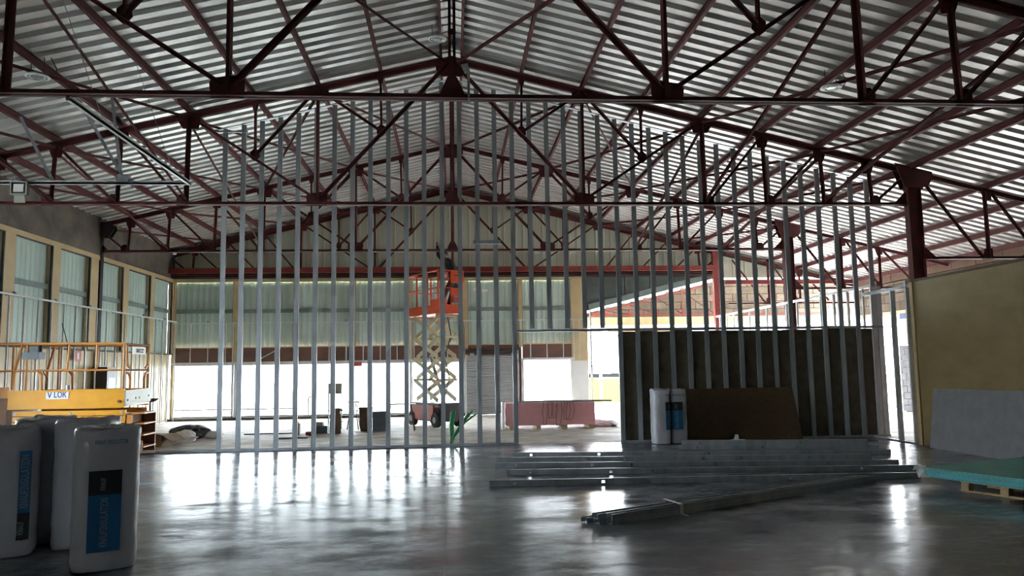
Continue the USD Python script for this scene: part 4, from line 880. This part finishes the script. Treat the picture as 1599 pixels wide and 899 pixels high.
# ================================================================ clutter behind the partition
gh = thing('cable_conduit', 'bunch of bright green conduit sticking up from the floor behind the studs', 'conduit', (-.08, 17.6, -.012))
for k, (top, bend) in enumerate((((.5, .3, .7), .16), ((.42, .2, .66), .1), ((.58, .35, .62), .2), ((.36, .1, .56), .12))):
    obj('pipe', MB().tube([(.0 + k * .012, .02 * k, 0), (.02 + k * .012, .02 * k, .1), (.08 + bend * .5, .1, .26), (.2 + bend * .6, .15, .45), top], .022, 8), 'green_hose', gh)
for k in range(2): obj('pipe', MB().tube([(.02 + .05 * k, .9, 0), (.0 + .05 * k, .9, .35), (.03 + .06 * k, .9, .62), (.06 + .04 * k, .9, .66)], .03, 8), 'green_hose', gh)
def tapered(name, label, cat, x, y, w0, d0, w1, d1, h, m, z=-.012, rz=0):
    v = [(-w0 / 2, -d0 / 2, 0), (w0 / 2, -d0 / 2, 0), (w0 / 2, d0 / 2, 0), (-w0 / 2, d0 / 2, 0), (-w1 / 2, -d1 / 2, h), (w1 / 2, -d1 / 2, h), (w1 / 2, d1 / 2, h), (-w1 / 2, d1 / 2, h)]
    t = thing(name, label, cat, (x, y, z), rz); obj('body', MB().add(v, MB.BF), m, t); return t
t = tapered('bin', 'tall brown-grey waste bin behind the studs', 'bin', -2.43, 21.9, .26, .3, .34, .38, .62, 'cardboard'); obj('rim', MB().box(-.19, .19, -.21, .21, .6, .64), 'cardboard', t)
t = tapered('crate', 'dark blue-grey plastic crate beside the brown-grey bin', 'crate', -2.02, 21.85, .4, .4, .42, .42, .5, 'blue_grey'); obj('lid', MB().box(-.22, .22, -.22, .22, .5, .53), 'blue_grey', t)
t = tapered('carton', 'tall narrow brown carton standing behind the studs', 'box', -3.16, 21.2, .3, .34, .26, .3, .66, 'cardboard', rz=8); obj('flap', MB().plate([(-.14, -.15, .66), (.12, -.15, .66), (.2, -.3, .6), (-.1, -.3, .6)], (0, -.4, 1), .006), 'cardboard', t)
t = tapered('paint_can', 'small pale canister on the rough floor behind the studs', 'canister', -4.12, 21.0, .15, .15, .15, .15, .3, 'white_board'); obj('cap', MB().cyl((0, 0, .3), (0, 0, .34), .04, 10), 'white_board', t)
t = thing('tool_case', 'dark grey power tool case lying behind the studs', 'tool case', (-3.6, 21.4, -.012)); obj('body', MB().box(-.2, .22, -.16, .16, 0, .2), 'blue_grey', t); obj('handle', MB().tube([(-.08, 0, .2), (-.06, 0, .26), (.08, 0, .26), (.1, 0, .2)], .012, 6), 'rubber', t); obj('lid', MB().box(-.16, .1, -.14, .14, .2, .3), 'panel_grey', t)
t = thing('tool', 'small red power tool on the rough floor', 'tool', (-3.72, 20.6, -.012)); obj('motor', MB().cyl((-.1, 0, .06), (.08, 0, .06), .05, 10), 'lift_red', t); obj('grip', MB().box(-.03, .03, -.03, .03, .0, .1), 'rubber', t)
t = thing('metal_rack', 'thin metal rack with a grey panel hung on its frame', 'rack', (-3.42, 23.0, -.012))
for xx in (-.18, .18): obj('post', MB().box(xx - .015, xx + .015, -.15, -.12, 0, 1.3), 'galv', t)
for zz in (.52, .2): obj('shelf', MB().box(-.2, .24, -.2, .2, zz, zz + .025), 'galv', t)
obj('hung_panel', MB().box(-.17, .17, -.19, -.17, 1.0, 1.3), 'panel_grey', t)
t = thing('alarm_box', 'small red-brown box under the lintel of the glazed front', 'box', (-3.45, YB - .14, 1.8)); obj('case', MB().box(-.2, .2, -.05, .08, 0, .14), 'lift_red', t); obj('arm', MB().box(-.22, -.2, -.03, .0, -.22, .0), 'galv', t)
def trestle(label, x, y, w, h):
    t = thing('trestle_table', label, 'trestle', (x, y, -.012)); obj('table_top', MB().box(-w / 2, w / 2, -.2, .2, h - .025, h), 'panel_grey', t)
    for sx in (-1, 1):
        for sy in (-1, 1): obj('leg', MB().tube([(sx * (w / 2 - .12), sy * .12, h - .03), (sx * (w / 2 - .02), sy * .22, .0)], .014, 6), 'dark_steel', t)
        obj('brace', MB().tube([(sx * (w / 2 - .06), -.18, .25), (sx * (w / 2 - .06), .18, .25)], .01, 5), 'dark_steel', t)
trestle('dark-legged trestle table in front of the orange lift base', -1.45, 21.55, .8, .74)
trestle('small folding trestle table left of the brown-grey bin', -2.85, 22.6, .36, .78)
bz = thing('bollard', 'thin dark hooked pole outside the glazed front', 'pole', (-5.35, 29.3, -.1)); obj('pole', MB().tube([(0, 0, 0), (0, 0, .75), (.06, 0, .82), (.12, 0, .8)], .025, 7), 'dark_steel', bz)
t = thing('plastic_bag', 'crumpled white plastic sacks on the floor right of the pink boards', 'bag', (4.05, 21.75, -.012))
def lump(sx, sy, sz, seed, o=(0, 0, 0)):
    m = trimesh.creation.icosphere(3); v = np.array(m.vertices); v *= 1 + .5 * (meshkit.fbm(v * 2.2 + seed * 3, 4, seed) - .5)[:, None]; v *= (sx, sy, sz); v[:, 2] = np.maximum(v[:, 2] + sz * .6, 0); return v + np.asarray(o, float), m.faces
obj('sack', lump(.3, .22, .12, 3), 'cloth_white', t); obj('sack', lump(.22, .2, .1, 5, (.32, -.1, 0)), 'cloth_white', t); obj('dark_scrap', lump(.09, .07, .04, 6, (.38, -.25, 0)), 'sheet_black', t)
# left corner clutter
t = thing('carton', 'low open brown carton lying by the yellow lift', 'box', (-6.9, 18.75, -.012), -8)
obj('body', MB().box(-.42, .32, -.35, .35, 0, .26), 'cardboard', t); obj('flap', MB().plate([(.32, -.35, .26), (.32, .35, .26), (.55, .3, .12), (.55, -.3, .12)], (1, 0, 1), .008).plate([(-.42, -.35, .26), (.32, -.35, .26), (.3, -.5, .3), (-.4, -.5, .3)], (0, -.3, 1), .008), 'cardboard', t)
t = thing('paper_sacks', 'pale torn paper sacks beside the low carton', 'sack', (-6.55, 19.7, -.012)); obj('sack', lump(.25, .2, .18, 8), 'white_board', t); obj('sheet', MB().plate([(-.1, -.6, .0), (.3, -.55, .01), (.35, -.1, .12), (-.05, -.1, .14)], (0, -.2, 1), .01), 'white_board', t)
t = thing('plastic_sheeting', 'heap of dark plastic sheeting behind the low carton', 'plastic sheet', (-6.75, 20.6, -.012)); obj('heap', lump(.5, .4, .22, 11), 'sheet_black', t)
t = thing('plastic_bag', 'pale bluish plastic bag at the end of the dark sheeting', 'bag', (-6.1, 20.5, -.012)); obj('bag', lump(.22, .16, .12, 12), 'cloth_white', t)
t = thing('plank', 'thin dark plank lying on the rough floor behind the studs', 'plank', (-4.9, 21.5, -.012), 4); obj('board', MB().box(-.7, .7, -.06, .06, 0, .025), 'dark_steel', t)
t = thing('plank', 'short grey plank flat on the rough floor near the partition', 'plank', (-4.0, 19.9, -.012), -3); obj('board', MB().box(-.35, .35, -.08, .08, 0, .03), 'block_grey', t)
t = thing('stand', 'thin stand with a dark dish top behind the yellow lift', 'stand', (-7.35, 19.6, -.012)); obj('pole', MB().cyl((0, 0, .02), (-.02, 0, .98), .02, 8), 'dark_steel', t); obj('dish', MB().lathe([(0, .97), (.1, .99), (.17, 1.05), (.16, 1.06), (.1, 1.01), (0, .99)], n=20), 'rubber', t); obj('foot', MB().cyl((0, 0, 0), (0, 0, .03), .16, 16), 'rubber', t)
t = thing('electrical_cabinet', 'dark electrical cabinet with a white sheet on its door, on the left wall', 'cabinet', (-9.84, 22.1, .55)); obj('case', MB().box(.0, .34, 0, .62, 0, 1.3), 'dark_steel', t); obj('door', MB().box(.34, .36, .01, .61, .02, 1.28), 'blue_grey', t); obj('notice', MB().box(.361, .363, .12, .5, .62, 1.0), 'white_paint', t)
t = thing('fire_sign', 'small red sign with a pale symbol on the cream cladding', 'sign', (-9.85, 21.0, 2.0)); obj('plate', MB().box(0, .01, 0, .36, 0, .28), 'red_sign', t); obj('symbol', MB().box(.01, .014, .12, .24, .06, .22), 'white_paint', t)
t = thing('glass_sticker', 'pair of small white stickers on the far green sheet beside the cream post', 'sticker', (.85, YB + .08, 4.5)); obj('sticker', MB().box(-.12, .1, 0, .006, 0, .09), 'white_paint', t); obj('sticker', MB().box(.22, .42, 0, .006, -.05, .05), 'white_paint', t)
for k, (x, y, z, s_) in enumerate(((-6.15, 22.3, 5.045, 'tiny white lamp fixed under the third truss on the left'), )):
    t = thing('spot_lamp', s_, 'lamp', (x - 1.7, y, z)); obj('body', MB().lathe([(0, 0), (.05, -.005), (.06, -.04), (.04, -.06), (0, -.065)], n=14), 'lamp_white', t)
